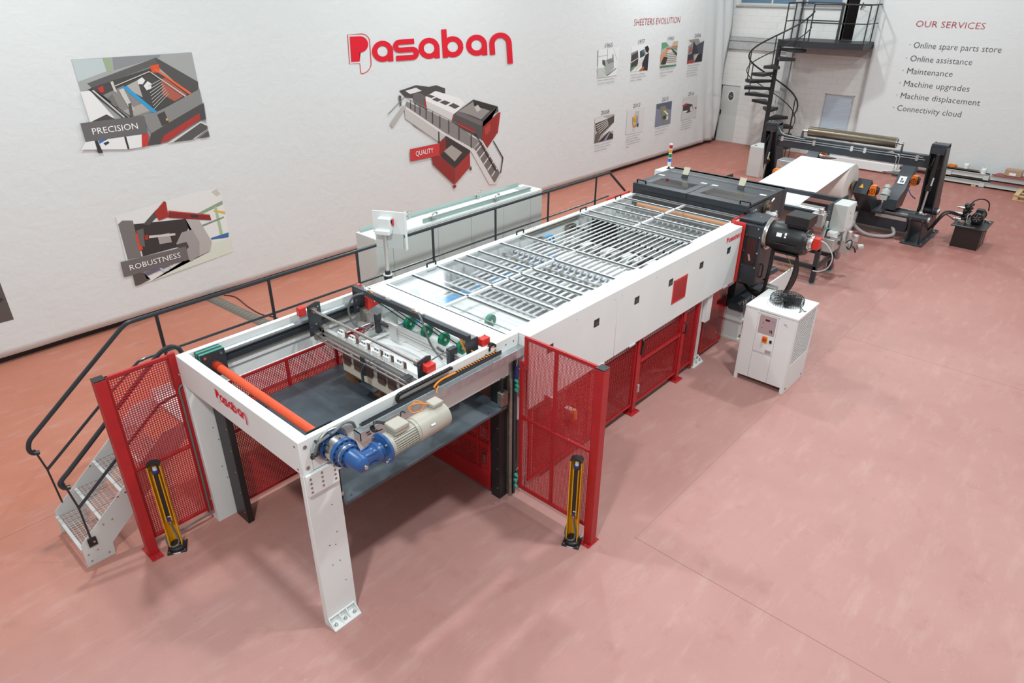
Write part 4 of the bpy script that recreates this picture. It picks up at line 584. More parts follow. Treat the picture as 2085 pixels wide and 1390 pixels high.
MB().box(4.26,4.30,5.55,5.68,1.78,1.97).build('jogger_plate', ALU, RC, .003)
MB().box(4.22,4.33,4.62,4.68,1.80,2.02).bar((4.2,4.7,1.98),(4.25,4.85,1.96),.02,.02).build('jogger_holder', DARK, RC, .003)
MB().tube(cr([(4.18,5.98,2.27),(4.10,6.08,2.22),(4.06,6.14,2.05),(4.08,6.08,1.88),(4.14,5.95,1.86),(4.2,5.88,1.93)],7), .012).tube(cr([(4.2,5.06,2.30),(4.17,4.98,2.26),(4.17,4.86,2.02),(4.2,4.72,1.88)],6), .012).build('cable', CABLE, RC)
MB().tube(cr([(4.22,4.48,2.28),(4.21,4.42,2.16),(4.24,4.36,2.07),(4.34,4.30,2.06),(4.46,4.26,2.10)],6), .010).tube(cr([(4.24,4.47,2.28),(4.23,4.41,2.18),(4.27,4.34,2.09),(4.36,4.28,2.07),(4.47,4.24,2.11)],6), .009).tube([(4.23,5.92,2.29),(4.22,5.86,2.29)], .008).tube([(4.23,5.2,2.29),(4.235,5.1,2.30)], .008).build('orange_cable', ORCAB, RC)
vb = MB()
for y in (5.98, 5.60, 5.12, 5.05): vb.box(4.21, 4.245, y-.03, y+.03, 2.286, 2.31).bar((4.22,y+.01,2.31),(4.215,y+.04,2.34),.008,.008)
vb.build('valve', ALU, RC, .002)
def wheel(par, x, y, z, r=.084):
    b = MB().lathe((x, y+.02, z), (0,-1,0), [(0,.012),(0,r*.9),(.004,r),(.042,r),(.046,r*.95),(.040,r*.92),(.040,.022),(.047,.022),(.047,.010)], 28)
    o = b.build('brush_wheel', GREEN, par, 0, 40)
    bl = MB()
    for k in range(20):
        a = 2*math.pi*k/20; ca, sa = math.cos(a), math.sin(a); a2 = a+.34; cb, s2_ = math.cos(a2), math.sin(a2)
        bl.bar((x+.028*ca, y-.021, z+.028*sa), (x+r*.90*cb, y-.021, z+r*.90*s2_), .006, .003, (0,1,0))
    bl.build('brush_slot', BLACK, o); MB().cyl((x, y-.022, z), (x, y-.032, z), .014).build('hub', STEEL, o); return o
for y in (5.925, 5.61, 5.31, 5.015):
    w_ = wheel(RC, 4.76, y, 1.70); MB().bar((4.76, y+.01, 1.70), (4.24, y+.04, 2.22), .012, .012).build('wheel_arm', BLACK, w_)
# energy chain
ec = thing('energy_chain', 'black plastic energy chain looped along the right gantry beam', 'cable chain', (3.8, 4.22, 2.02))
b = MB()
ch = [(4.50,2.10),(4.49,2.125),(4.46,2.14),(4.42,2.125),(4.40,2.09)]
path = [(x, 2.035) for x in [4.50-.035*k for k in range(37)]] + [(3.225-.035*math.sin(a), 2.078-.043*math.cos(a)) for a in [math.pi*k/6 for k in range(1, 6)]] + [(3.24+.035*k, 2.121) for k in range(19)]
for (xa, za), (xb, zb) in zip(path[:-1], path[1:]):
    d = Vector((xb-xa, 0, zb-za)); d *= .86
    b.bar((xa, 4.217, za), (xa+d.x, 4.217, za+d.z), .034, .022)
for k in range(9):
    a = math.pi*k/8; a2 = a+math.pi/10
    b.bar((4.455+.045*math.cos(a), 4.25, 2.09+.045*math.sin(a)), (4.455+.045*math.cos(a2), 4.25, 2.09+.045*math.sin(a2)), .04, .02)
b.build('chain_link', RUBB, ec)
b = MB()
for x in [4.48-.036*k for k in range(20)]: b.box(x, x+.012, 4.202, 4.232, 2.046, 2.05)
b.tube(cr([(3.9,4.21,2.05),(3.75,4.21,2.055),(3.66,4.20,2.05),(3.6,4.185,2.03)],5), .010).tube(cr([(3.66,4.19,2.02),(3.62,4.17,1.99),(3.6,4.165,1.95),(3.61,4.17,1.9)],5), .008).build('orange_cable', ORCAB, ec)
# ---------------------------------------------------------------- geared drive motor
GM = thing('gear_motor', 'blue planetary gearbox and beige motor hanging outside the right gantry beam', 'motor', (2.48, 4.24, 1.965))
c0 = (2.485, 4.236, 1.965); D_ = (0,-1,0)
MB().lathe(c0, D_, [(0,.155),(.012,.155),(.02,.148)], 32).build('mounting_ring', DSTEEL, GM)
MB().lathe(c0, D_, [(.02,.135),(.05,.135),(.05,.105),(.075,.105),(.075,.12)], 32).build('gearbox_flange', BLUE, GM)
MB().lathe(c0, D_, [(.075,.118),(.155,.118),(.16,.113)], 32).build('gear_ring', STEEL, GM)
MB().lathe(c0, D_, [(.16,.126),(.20,.126),(.20,.108),(.225,.106)], 32).build('gearbox_housing', BLUE, GM)
MB().lathe(c0, D_, [(.225,.100),(.248,.100)], 32).build('gear_ring', STEEL, GM)
bx = MB().lathe(c0, D_, [(.248,.098),(.27,.098),(.27,.078),(.40,.075),(.44,.062),(.46,.035),(.465,.018)], 28)
bx.lathe((2.50,3.885,1.945), (1,.02,0), [(0,.03),(.02,.065),(.12,.06),(.15,.07),(.165,.09),(.19,.09),(.19,.06),(.21,.058)], 24)
for a in range(4): bx.bar((2.55,3.885+.06*math.cos(a*1.57+.8),1.945+.06*math.sin(a*1.57+.8)), (2.66,3.885+.075*math.cos(a*1.57+.8),1.945+.075*math.sin(a*1.57+.8)), .012, .02)
bx.build('right_angle_gearbox', BLUE, GM)
MB().lathe((2.705,3.885,1.945), (1,.02,0), [(0,.062),(.02,.07),(.035,.136),(.055,.14),(.06,.135)], 36).build('motor_flange', BLUE, GM)
hb = MB()
for k in range(10): a = k*.628; hb.cyl((2.485+.12*math.cos(a), 4.186, 1.965+.12*math.sin(a)), (2.485+.12*math.cos(a), 4.176, 1.965+.12*math.sin(a)), .010, n=8)
for k in range(4): a = k*1.571+.78; hb.cyl((2.735,3.885+.115*math.cos(a),1.945+.115*math.sin(a)), (2.715,3.885+.115*math.cos(a),1.945+.115*math.sin(a)), .010, n=8)
hb.cyl((2.485,3.772,1.965),(2.485,3.755,1.965),.018).cyl((2.485,4.10,2.083),(2.485,4.10,2.10),.014); hb.build('bolt', STEEL, GM)
hb = MB()
for k in range(14): a = k*.449; hb.cyl((2.485+.116*math.cos(a), 4.036, 1.965+.116*math.sin(a)), (2.485+.116*math.cos(a), 4.028, 1.965+.116*math.sin(a)), .008, n=8)
for k in range(10): a = k*.628; hb.cyl((2.485+.088*math.cos(a), 3.966, 1.965+.088*math.sin(a)), (2.485+.088*math.cos(a), 3.96, 1.965+.088*math.sin(a)), .007, n=8)
hb.build('bolt', BLACK, GM)
m0 = Vector((2.765, 3.887, 1.945)); dx_ = Vector((1, .02, 0)).normalized()
mb = MB().lathe(m0, dx_, [(0,.10),(.03,.112),(.05,.112),(.05,.098),(.30,.098),(.30,.112),(.33,.112)], 28)
for k in range(34):
    a = 2*math.pi*k/34
    if .9 < a < 2.2: continue
    o = Vector((0, math.cos(a), math.sin(a)))
    mb.bar(m0+dx_*.05+o*.105, m0+dx_*.30+o*.105, .004, .016, o)
mb.build('motor_body', BEIGE, GM, 0, 30)
MB().lathe(m0+dx_*.33, dx_, [(0,.118),(.34,.118),(.355,.112),(.355,.10)], 36).build('fan_cover', BEIGE, GM)
MB().box(2.84, 2.99, 3.82, 3.955, 2.05, 2.075).build('terminal_base', BEIGE, GM); MB().box(2.835, 2.995, 3.815, 3.96, 2.075, 2.125).build('terminal_box', BEIGE, GM, .012)
MB().box(3.31, 3.42, 3.865, 3.965, 2.05, 2.075).box(3.305, 3.425, 3.86, 3.97, 2.075, 2.115).build('terminal_box', BEIGE, GM, .010)
q = flat('rating_plate', [[(3.20+.05*a, 3.887+.0-.1185*math.cos(t)+.001*b, 1.945+.1185*math.sin(t)) for a, t, b in ((0,.35,0),(1,.35,1),(1,.50,1),(0,.50,0))]], PAPER, GM)
kk = MB()
for k in range(5): kk.tube(cr([(2.86+.01*k,3.96,2.09),(2.80,4.0+.01*k,2.12),(2.74+.01*k,4.02,2.10-.01*k),(2.76,4.0,2.05),(2.83,3.97,2.06)],6), .005)
kk.tube(cr([(2.99,3.93,2.11),(3.02,3.95,2.15),(3.06,3.95,2.12)],5), .006).build('cable', BLACK, GM)
MB().tube(cr([(3.305,3.92,2.10),(3.22,3.97,2.13),(3.16,4.02,2.10),(3.17,3.99,2.05),(3.24,3.95,2.06),(3.27,3.96,2.11),(3.22,4.0,2.14),(3.17,4.02,2.07)],7), .005).build('orange_cable', ORCAB, GM)
# ---------------------------------------------------------------- glazed sheet conveyor
CV = thing('sheet_conveyor', 'long white sheet conveyor with glazed hoods and open tape section in the middle', 'conveyor', (7.4, 5.3, 0))
ZT = 2.12
MB().box(4.50, 4.735, 4.29, 6.37, 2.02, ZT).box(4.49, 4.53, 6.30, 6.37, 1.95, ZT).build('cross_beam', WHITE, CV, .008)
ls = MB().box(4.525, 10.3, 6.352, 6.40, 1.0, ZT).box(4.74, 10.3, 6.32, 6.352, 2.095, ZT).build('side_frame', WHITE, CV, .004)
hb = MB()
for x in (7.55,7.60,7.65,8.25,8.30,8.35): hb.cyl((x,6.36,ZT-.001),(x,6.36,ZT+.001),.011)
hb.build('slot_hole', BLACK, ls)
MB().box(4.865, 10.3, 4.245, 4.285, 1.0, ZT).build('side_frame', WHITE, CV, .003)
MB().box(5.0, 10.3, 4.30, 6.34, 1.50, 1.53).build('base_pan', mat('dark_grey_pan', (.20,.21,.22), .6, var=.3, scale=3), CV)  # pan coloured a mottled dark grey
# outer cover panels on the near side
def recess_handle(par, x, z):
    h = MB().box(x-.052, x+.052, 4.086, 4.0895, z-.048, z+.048).build('recess_handle', BLACK, par, .004)
    MB().box(x-.032, x+.035, 4.0845, 4.0862, z-.030, z+.012).build('handle_cup', mat('handle_grey', (.06,.06,.065), .4) if 'handle_grey' not in bpy.data.materials else bpy.data.materials['handle_grey'], h)
def cover(label, x0, x1, hs, z0=1.205):
    t = thing('cover_panel', label, 'machine cover', ((x0+x1)/2, 4.15, z0), 'white covers along the near side')
    p = MB().box(x0, x1, 4.09, 4.112, z0, ZT).box(x0, x1, 4.112, 4.243, ZT-.022, ZT).box(x0, x0+.02, 4.112, 4.243, z0+.5, ZT-.022).box(x0, x1, 4.112, 4.15, z0, z0+.02).build('panel', WHITE, t, .005)
    for x, z in hs: recess_handle(t, x, z)
    s_ = MB()
    n = int((x1-x0)/.8)
    for k in range(n+1):
        for z in (ZT-.1,): s_.cyl((x0+.08+k*(x1-x0-.16)/n, 4.0905, z), (x0+.08+k*(x1-x0-.16)/n, 4.0885, z), .006, n=8)
    s_.build('screw', DSTEEL, t)
    b = MB()
    for k in range(2): xx = x0+.35+k*(x1-x0-.7); b.box(xx, xx+.14, 4.078, 4.09, z0-.012, z0+.008)
    b.build('latch', GREYW, t); return t
cover('white cover panel behind the red mesh screen nearest the gantry', 4.865, 6.523, ((5.22,1.84),(6.09,1.84)))
c2 = cover('long white cover panel with red grille and red lettering beside the dark cutter', 6.529, 9.87, ((6.96,1.845),(7.80,1.83),(8.65,1.835),(9.50,1.83)))
logo('cover_logo', (9.375, 4.0885, 1.972), (1,0,0), (0,0,1), .152, .145, c2)
gr = MB().frame((7.885,4.087,1.47), (.375,0,0), (0,0,.35), .02, .008).build('grille', REDB, c2)
MB().grid((7.9,4.087,1.49), (.35,0,0), (0,0,.32), 14, 22, .010, .003).build('grille_mesh', RED, gr)
MB().box(7.89, 8.255, 4.0885, 4.0899, 1.475, 1.815).build('grille_backing', MAROON, gr)
# supporting leg and lower guards
lgw = MB().box(9.0, 9.2, 4.205, 4.26, 0, 1.2).box(9.15, 9.30, 4.13, 4.20, .72, 1.2).build('leg', WHITE, CV, .004)
b = MB(); foot(b, 8.93, 9.24, 4.205, -1); b.build('foot_plate', WHITE, lgw, .003)
b = MB()
for x in (8.97, 9.085, 9.2): b.cyl((x,4.15,.018),(x,4.15,.03),.02,n=6).cyl((x,4.15,.03),(x,4.15,.055),.009)
b.build('anchor_bolt', STEEL, lgw)
l2 = MB().box(4.98, 5.2, 4.29, 4.35, 0, 1.6).build('leg', WHITE, CV, .004)
b = MB(); foot(b, 4.95, 5.24, 4.29, -1); b.build('foot_plate', WHITE, l2, .003)
b = MB()
for x in (5.0, 5.1, 5.2): b.cyl((x,4.235,.018),(x,4.235,.055),.012)
b.build('anchor_bolt', STEEL, l2)
for x in (5.0, 9.05): MB().box(x, x+.2, 6.34, 6.40, 0, 1.0).build('leg', WHITE, CV, .004)
rg = thing('red_guard_panel', 'red transparent guard panel with an orange red box behind it below the cover', 'guard', (9.7, 4.22, 0))
MB().box(9.30, 10.02, 4.216, 4.222, .12, 1.2).build('clear_panel', REDGL, rg); MB().box(9.30, 10.02, 4.21, 4.225, .08, .12).box(9.28, 9.31, 4.21, 4.225, .08, 1.2).build('panel_edge', RED, rg)
MB().prism([(9.42,4.36,1.25),(9.42,4.36,.76),(9.60,4.26,.70),(9.85,4.26,.86),(9.85,4.26,1.25),(9.6,4.26,1.25)], (0,.25,0)).build('red_box', mat('orange_red_box', (.85,.16,.08), .4), rg, .004)
# hood glazing
def glazed(label, x0, x1, xs, hpos, ymid, group):
    t = thing('glazed_hood', label, 'machine hood', ((x0+x1)/2, 5.3, ZT), 'glazed hoods over the conveyor'); fr = MB(); w_ = .032
    fr.box(x0, x1, 4.285, 4.325, ZT-.03, ZT+.004).box(x0, x1, 6.285, 6.32, ZT-.03, ZT+.004)
    if ymid: fr.box(x0+w_, x1-w_, 5.293, 5.33, ZT-.03, ZT+.004)
    for x in xs: fr.box(x-w_/2, x+w_/2, 4.326, 6.284, ZT-.03, ZT+.004)
    fr.build('hood_frame', ALUW, t, .003)
    gk = MB()
    for x in xs: gk.box(x-w_/2-.006, x-w_/2-.001, 4.33, 6.28, ZT-.012, ZT+.006)
    gk.build('rubber_seal', CABLE, t)
    for a, b_ in zip(xs[:-1], xs[1:]):
        for ya, yb in (((4.326, 5.292), (5.331, 6.284)) if ymid else ((4.326, 6.284),)):
            MB().box(a+w_/2, b_-w_/2, ya, yb, ZT-.012, ZT-.007).build('pane', CLEAR, t)
    for x in hpos:
        h = MB().tube(cr([(x,6.34,ZT),(x,6.34,ZT+.045),(x+.02,6.34,ZT+.05),(x+.13,6.34,ZT+.05),(x+.15,6.34,ZT+.045),(x+.15,6.34,ZT)],3), .011).build('hood_handle', BLACK, t)
    return t
glazed('glazed hood over the sheet conveyor next to the gantry with bright reflections', 4.74, 7.29, [4.756, 5.169, 5.586, 5.90, 6.131, 6.36, 6.808, 7.27], (5.45, 7.2), True, None)
glazed('glazed hood over the far end of the conveyor next to the dark cutter', 8.69, 10.32, [8.707, 8.929, 9.30, 9.62, 9.956, 10.30], (8.75, 9.75), True, None)
MB().box(7.29, 8.69, 6.30, 6.35, 2.06, 2.075).box(7.29, 8.69, 6.335, 6.35, 2.02, 2.06).build('hood_guide', DSTEEL, CV)
# tapes, rollers and sheets inside
def tapes(x0, x1, z0, z1, ys, m_, name, w_=.02, th=.005):
    for y in ys: MB().bar((x0,y,z0), (x1,y,z1), w_, th).build(name, m_, CV)
YS = [6.20-.103*k for k in range(18)]
tapes(5.68, 7.6, 1.86, 1.90, [y for y in YS], WTAPE, 'conveyor_tape', .042)
tapes(7.0, 9.15, 1.95, 1.965, YS, WTAPE, 'conveyor_tape', .020, .012)
tapes(8.35, 10.1, 1.87, 1.87, [y-.05 for y in YS], mat('grey_tape', (.33,.33,.33), .5), 'conveyor_tape', .045)
for k, y in enumerate(YS): 
    if 2 <= k <= 17: MB().bar((8.12,y-.05,1.80),(9.05,y-.05,1.80),.035,.008).bar((8.15,y-.05,1.79),(9.0,y-.05,1.79),.012,.03).build('lower_tape', BLACK if k % 3 else DARK, CV)
MB().box(7.3, 10.3, 4.32, 6.33, 1.66, 1.68).build('tape_bed', mat('tape_bed_grey', (.30,.31,.32), .5), CV)
MB().box(5.35, 7.35, 4.32, 6.33, 1.70, 1.72).build('tape_bed', mat('tape_bed_dark', (.12,.125,.13), .5), CV)
def crossroll(x, z, rr, m_, name, collars=None, cm=None, cr_=None, cw=.02):
    o = MB().cyl((x, 4.34, z), (x, 6.30, z), rr, n=14).build(name, m_, CV)
    if collars:
        b = MB()
        for y in collars: b.cyl((x, y-cw/2, z), (x, y+cw/2, z), cr_, n=14)
        b.build('roll_collar', cm, o)
crossroll(5.79, 1.985, .030, mat('milky_roll', (.62,.68,.76), .3), 'ring_roller', [6.2-.103*k for k in range(18)], WTAPE, .036, .03)
crossroll(8.46, 1.955, .013, STEEL, 'collar_shaft', [y+.05 for y in YS], RUBB, .022, .035)
crossroll(7.62, 1.93, .012, ALU, 'cross_shaft', [y+.05 for y in YS[::2]], RUBB, .018, .04); crossroll(6.0, 1.90, .022, ALU, 'cross_shaft'); crossroll(6.55, 1.90, .022, ALU, 'cross_shaft'); crossroll(6.85, 1.93, .018, GALV, 'cross_shaft', [y+.05 for y in YS[::2]], DSTEEL, .028, .06)
crossroll(7.1, 1.90, .03, mat('blue_grey_roll', (.14,.18,.27), .4), 'cross_shaft', YS, WTAPE, .034, .03)
crossroll(9.1, 1.90, .03, ALU, 'cross_shaft', YS, BLACK, .034, .03); crossroll(9.45, 1.90, .02, WHITE, 'cross_shaft', YS[::2], PAPER, .03, .05); crossroll(9.75, 1.92, .028, mat('dark_roll', (.14,.12,.12), .4), 'cross_shaft', YS, PAPER, .032, .022); crossroll(10.03, 1.93, .02, BLACK, 'cross_shaft')
MB().cyl((10.2, 4.36, 1.97), (10.2, 6.17, 1.97), .042, n=18).build('orange_roll', mat('orange_roll', (.95,.36,.10), .5), CV)
for k in range(9):
    y = 6.0-.19*k
    MB().box(8.1, 8.32, y-.04, y+.04, 1.74, 1.86).build('tape_tensioner', GREYW if k % 2 else ALU, CV, .006)
    MB().box(6.62, 6.78, y-.035, y+.02, 1.80, 1.88).build('tape_tensioner', ALU if k % 3 else DSTEEL, CV, .005)
    if k % 2 == 0: MB().tube(cr([(7.85,y+.03,1.75),(7.92,y,1.92),(8.08,y-.02,1.95),(8.2,y-.02,1.86)],6), .011, 8).build('air_hose', WTAPE, CV)
MB().box(9.0,9.12,5.85,6.28,1.70,1.98).build('black_housing', BLACK, CV)
MB().tube(cr([(7.72,6.30,1.78),(7.74,6.27,1.93),(7.80,6.25,1.97),(7.90,6.24,1.96),(7.96,6.24,1.86),(7.95,6.24,1.75)],6), .018).tube(cr([(7.74,6.25,1.8),(7.78,6.25,1.92),(7.86,6.25,1.92),(7.9,6.25,1.8)],6), .012).build('blue_hose', BELTB, CV)
MB().box(7.6,7.74,6.2,6.32,1.80,1.97).bolts([(7.62,6.19,1.9),(7.70,6.19,1.85)], (0,-1,0), .02,.02).build('pneumatic_block', DSTEEL, CV, .006)
MB().box(8.36,8.55,6.26,6.34,1.88,1.99).build('shaft_bearing', DSTEEL, CV, .006)
MB().box(5.27, 7.6, 5.84, 6.0, 1.80, 1.81).hexa([(4.80,5.98,1.612),(5.27,5.84,1.80),(5.27,6.0,1.80),(4.80,6.13,1.612),(4.80,5.98,1.62),(5.27,5.84,1.81),(5.27,6.0,1.81),(4.80,6.13,1.62)]).build('blue_belt', BELTB, CV)
for y in (6.08, 6.22): MB().box(5.28, 5.66, y, y+.03, 1.79, 1.80).build('belt', CABLE, CV)
MB().box(5.28, 5.66, 4.33, 6.33, 1.765, 1.79).hexa([(4.78,4.33,1.585),(5.28,4.33,1.765),(5.28,6.33,1.765),(4.78,6.33,1.585),(4.78,4.33,1.595),(5.28,4.33,1.79),(5.28,6.33,1.79),(4.78,6.33,1.595)]).build('delivery_table', GREYW, CV)
def lift(x): t = max(0, min(1, (x-4.80)/.5)); return 1.612+.205*t*t*(3-2*t)
sh = thing('sheet_stream', 'stream of white sheets lying on the conveyor under the glazed hood', 'paper', (4.9, 4.9, 1.78))
surf(lambda a, b: (4.60+1.1*a, 4.37+1.44*b, lift(4.60+1.1*a)+.018*a), 18, 6, 'top_sheet', PAPER, sh)
surf(lambda a, b: (4.74+.55*a, 6.14+.16*b, lift(4.74+.55*a)), 18, 6, 'top_sheet', PAPER, sh)
MB().tube([(5.50,4.4,1.98),(5.50,6.25,1.98)], .012).build('cross_rod', WHITE, CV)
MB().box(5.46,5.60,4.36,5.75,1.995,2.0).build('clear_strip', CLEAR, CV)
bw = thing('hold_down_wheels', 'two green brush wheels on a shaft seen through the glass', 'wheels', (5.05, 5.6, 1.87))
wheel(bw, 5.09, 6.19, 1.895, .075); wheel(bw, 5.19, 4.97, 1.90, .08)
MB().cyl((5.12, 4.4, 1.93), (5.12, 6.3, 1.93), .008).build('wheel_shaft', GALV, bw)
# inner perforated guards of the gantry
def mesh_panel(par, o, du, dv, p, w_, m_, fw=.03, t=.004, name='mesh_panel'):
    du = Vector(du); dv = Vector(dv)
    q = MB().grid(o, du, dv, max(1, round(du.length/p)), max(1, round(dv.length/p)), w_, t).build(name, m_, par, 0, 0)
    return q
gi = thing('perforated_guard', 'dark red perforated guard wall inside the left side of the gantry', 'guard', (3.5, 6.37, 0), 'perforated guards inside the gantry')
mesh_panel(gi, (2.52,6.362,.12), (2.05,0,0), (0,0,1.51), .0205, .0085, RED)
MB().frame((2.50,6.36,.08), (2.09,0,0), (0,0,1.56), .03, .024).box(3.30,3.34,6.35,6.37,.09,1.625).box(3.95,3.985,6.35,6.37,.09,1.625).box(2.51,4.58,6.352,6.368,1.0,1.03).build('guard_frame', RED, gi)
gi = thing('perforated_guard', 'red perforated guard with deep kick plate below the slate lift table', 'guard', (4.62, 5.3, 0), 'perforated guards inside the gantry')
MB().box(4.60,4.615,4.42,6.3,.05,.30).box(4.598,4.622,4.42,4.45,.06,1.27).box(4.598,4.622,5.30,5.33,.29,1.27).box(4.60,4.62,4.42,6.3,.62,.70).box(4.60,4.62,4.42,6.3,1.25,1.28).box(4.598,4.622,4.62,4.65,.29,1.27).build('guard_frame', RED, gi, .003)
mesh_panel(gi, (4.61,4.45,.30), (0,1.84,0), (0,0,.97), .0235, .0085, RED)
MB().box(4.59,4.60,4.49,4.53,.42,.54).build('latch', STEEL, gi)
MB().box(4.64,4.66,4.45,6.2,.72,.86).build('white_strip', PAPER, gi)
# ---------------------------------------------------------------- dark cutter housing
CT = thing('cutter_housing', 'dark anthracite cutter housing with two lidded windows across the line', 'cutter', (11.1, 5.3, 0))
MB().box(10.37, 11.80, 4.24, 6.40, .70, 2.245).build('housing', DARK, CT, .006)
MB().box(11.10, 11.82, 4.24, 6.40, 2.245, 2.30).box(11.72, 11.86, 4.235, 6.405, .7, 2.30).build('top_plate', DARK, CT, .004)
MB().box(11.39, 11.46, 4.36, 6.30, 2.3005, 2.302).build('top_slot', BLACK, CT); MB().box(11.49,11.50,4.3,6.3,2.30,2.304).build('slot_edge', ALU, CT)
for (ya, yb) in ((5.325, 6.37), (4.245, 5.315)):
    l = MB()
    w0, w1 = ya+.16, yb-.17
    l.box(10.31, 10.53, ya, yb, 2.262, 2.30).box(10.93, 11.10, ya, yb, 2.262, 2.30).box(10.53, 10.93, ya, w0, 2.262, 2.30).box(10.53, 10.93, w1, yb, 2.262, 2.30).box(10.31, 10.35, ya, yb, 2.20, 2.262)
    l = l.build('lid', DARK, CT, .004)
    MB().box(10.50, 10.96, w0-.03, w1+.03, 2.301, 2.305).build('lid_window', glass('smoked_window', (.55,.5,.5), .08, (.3,.27,.27), .02), l)
    for y in (ya+.10, yb-.10): MB().box(11.075, 11.14, y-.055, y+.055, 2.30, 2.306).build('lid_hinge', PAPG, l)
    y = yb-.12 if yb > 6 else ya+.08
    MB().tube(cr([(10.40,y+.085,2.30),(10.385,y+.085,2.335),(10.385,y+.07,2.345),(10.385,y-.07,2.345),(10.385,y-.085,2.335),(10.40,y-.085,2.30)],3), .013).build('lid_handle', BLACK, l)
MB().box(10.34, 10.372, 4.30, 6.34, 2.06, 2.20).build('front_panel', DARK, CT, .004)
for y in (5.86, 4.79):
    p = MB().hexa([(11.18,y-.055,2.302),(11.21,y-.055,2.302),(11.21,y+.055,2.302),(11.18,y+.055,2.302),(11.21,y-.055,2.36),(11.24,y-.055,2.36),(11.24,y+.055,2.36),(11.21,y+.055,2.36)]).build('tab_base', BLACK, CT)
    MB().hexa([(11.21,y-.055,2.36),(11.215,y-.055,2.36),(11.215,y+.055,2.36),(11.21,y+.055,2.36),(11.27,y-.06,2.48),(11.275,y-.06,2.48),(11.275,y+.06,2.48),(11.27,y+.06,2.48)]).build('beige_tab', mat('beige_tab', (.58,.53,.40), .5) if 'beige_tab' not in bpy.data.materials else bpy.data.materials['beige_tab'], p)
MB().box(9.90, 9.92, 4.06, 4.30, 1.2, 2.165).box(9.90, 10.36, 4.287, 4.30, 1.9, 2.165).build('red_frame_plate', REDB, CT, .003); MB().box(9.6, 10.3, 6.41, 6.43, 1.9, 2.15).build('red_frame_plate', REDB, CT, .003)
gb = MB().box(9.97, 10.60, 3.80, 4.235, 1.18, 2.14).box(10.04, 10.5, 3.84, 4.235, 2.14, 2.19).build('drive_case', DARK, CT, .012)
fw = MB().box(9.962, 9.971, 3.85, 4.03, 1.52, 1.94).build('inspection_window', MAROON, gb)
MB().frame((9.965,3.84,1.51), (0,.20,0), (0,0,.44), .022, .012).build('window_frame', BLACK, fw)
b = MB()
for y, z in ((3.83,1.97),(4.05,1.97),(3.83,1.48),(4.05,1.48),(3.83,1.72),(4.05,1.72),(4.1,2.05),(4.1,1.3),(4.02,1.22),(4.1,1.62),(3.87,2.1)): b.cyl((9.97,y,z),(9.955,y,z),.014,n=8)
b.cyl((9.965,3.93,1.58),(9.96,3.96,1.68),.02); b.build('bolt', STEEL, gb)
MB().tube(cr([(10.15,3.80,1.28),(10.15,3.775,1.29),(10.15,3.77,1.32),(10.15,3.77,1.46),(10.15,3.775,1.49),(10.15,3.80,1.5)],3), .012).build('case_handle', BLACK, gb)
MB().box(10.62, 10.72, 3.86, 4.235, 1.05, 1.85).build('side_plate', DARK, CT, .004)
pu = MB().lathe((11.03, 4.235, 2.13), (0,-1,0), [(0,.13),(.02,.13),(.03,.115),(.055,.115),(.055,.06),(.08,.06)], 28).build('pulley', BRONZE, CT)
MB().lathe((10.98,4.22,2.06),(0,-1,-.2),[(0,.05),(.12,.05),(.12,.065),(.2,.06),(.22,.03)],16).cyl((11.05,4.12,2.03),(11.05,4.05,2.10),.02).build('rotary_joint', ALU, CT)
MB().bar((11.12,4.2,2.20),(11.2,4.18,2.26),.02,.02).bolts([(10.5+.05*k,4.24,2.17) for k in range(4)]+[(10.45,4.2,2.19),(10.3,4.0,2.19)], (0,-1,0), .012, .012).build('bolt', STEEL, CT)
MB().hexa([(10.2,3.98,.58),(11.3,3.98,.58),(11.3,4.24,.58),(10.2,4.24,.58),(10.2,3.98,.66),(11.3,3.98,.66),(11.3,4.24,.70),(10.2,4.24,.70)]).box(10.25, 11.8, 4.24, 6.4, .58, .72).build('bed_beam', DARK, CT, .004)
b = MB()
for x in (10.28,10.36,10.62,10.72,10.82,11.1): b.cyl((x,4.03,.66),(x,4.03,.72),.02,n=6).cyl((x,4.03,.72),(x,4.03,.76),.010)
b.build('anchor_bolt', STEEL, CT)
MB().tube(cr([(10.6,4.2,.95),(11.1,4.15,.90),(11.5,4.05,.95)],6), .06).build('pipe', DARK, CT)
for (x, lb) in ((10.26, 'pale steel support block under the near corner of the dark cutter'), (11.55, 'pale steel support block under the far side of the dark cutter')):
    t = thing('support_block', lb, 'support', (x+.08, 4.2, 0), 'support blocks under the cutter'); MB().box(x, x+.17, 4.0, 4.35, 0, .05).box(x+.01, x+.15, 4.03, 4.35, .05, .36).box(x-.01, x+.19, 4.0, 4.35, .36, .40).box(x, x+.02, 4.0, 4.35, .40, .58).box(x+.15, x+.17, 4.0, 4.35, .40, .58).build('block', GREYW, t, .004)
    MB().cyl((x+.09,4.02,.05),(x+.09,4.02,.10),.02,n=6).build('anchor_bolt', DSTEEL, t)
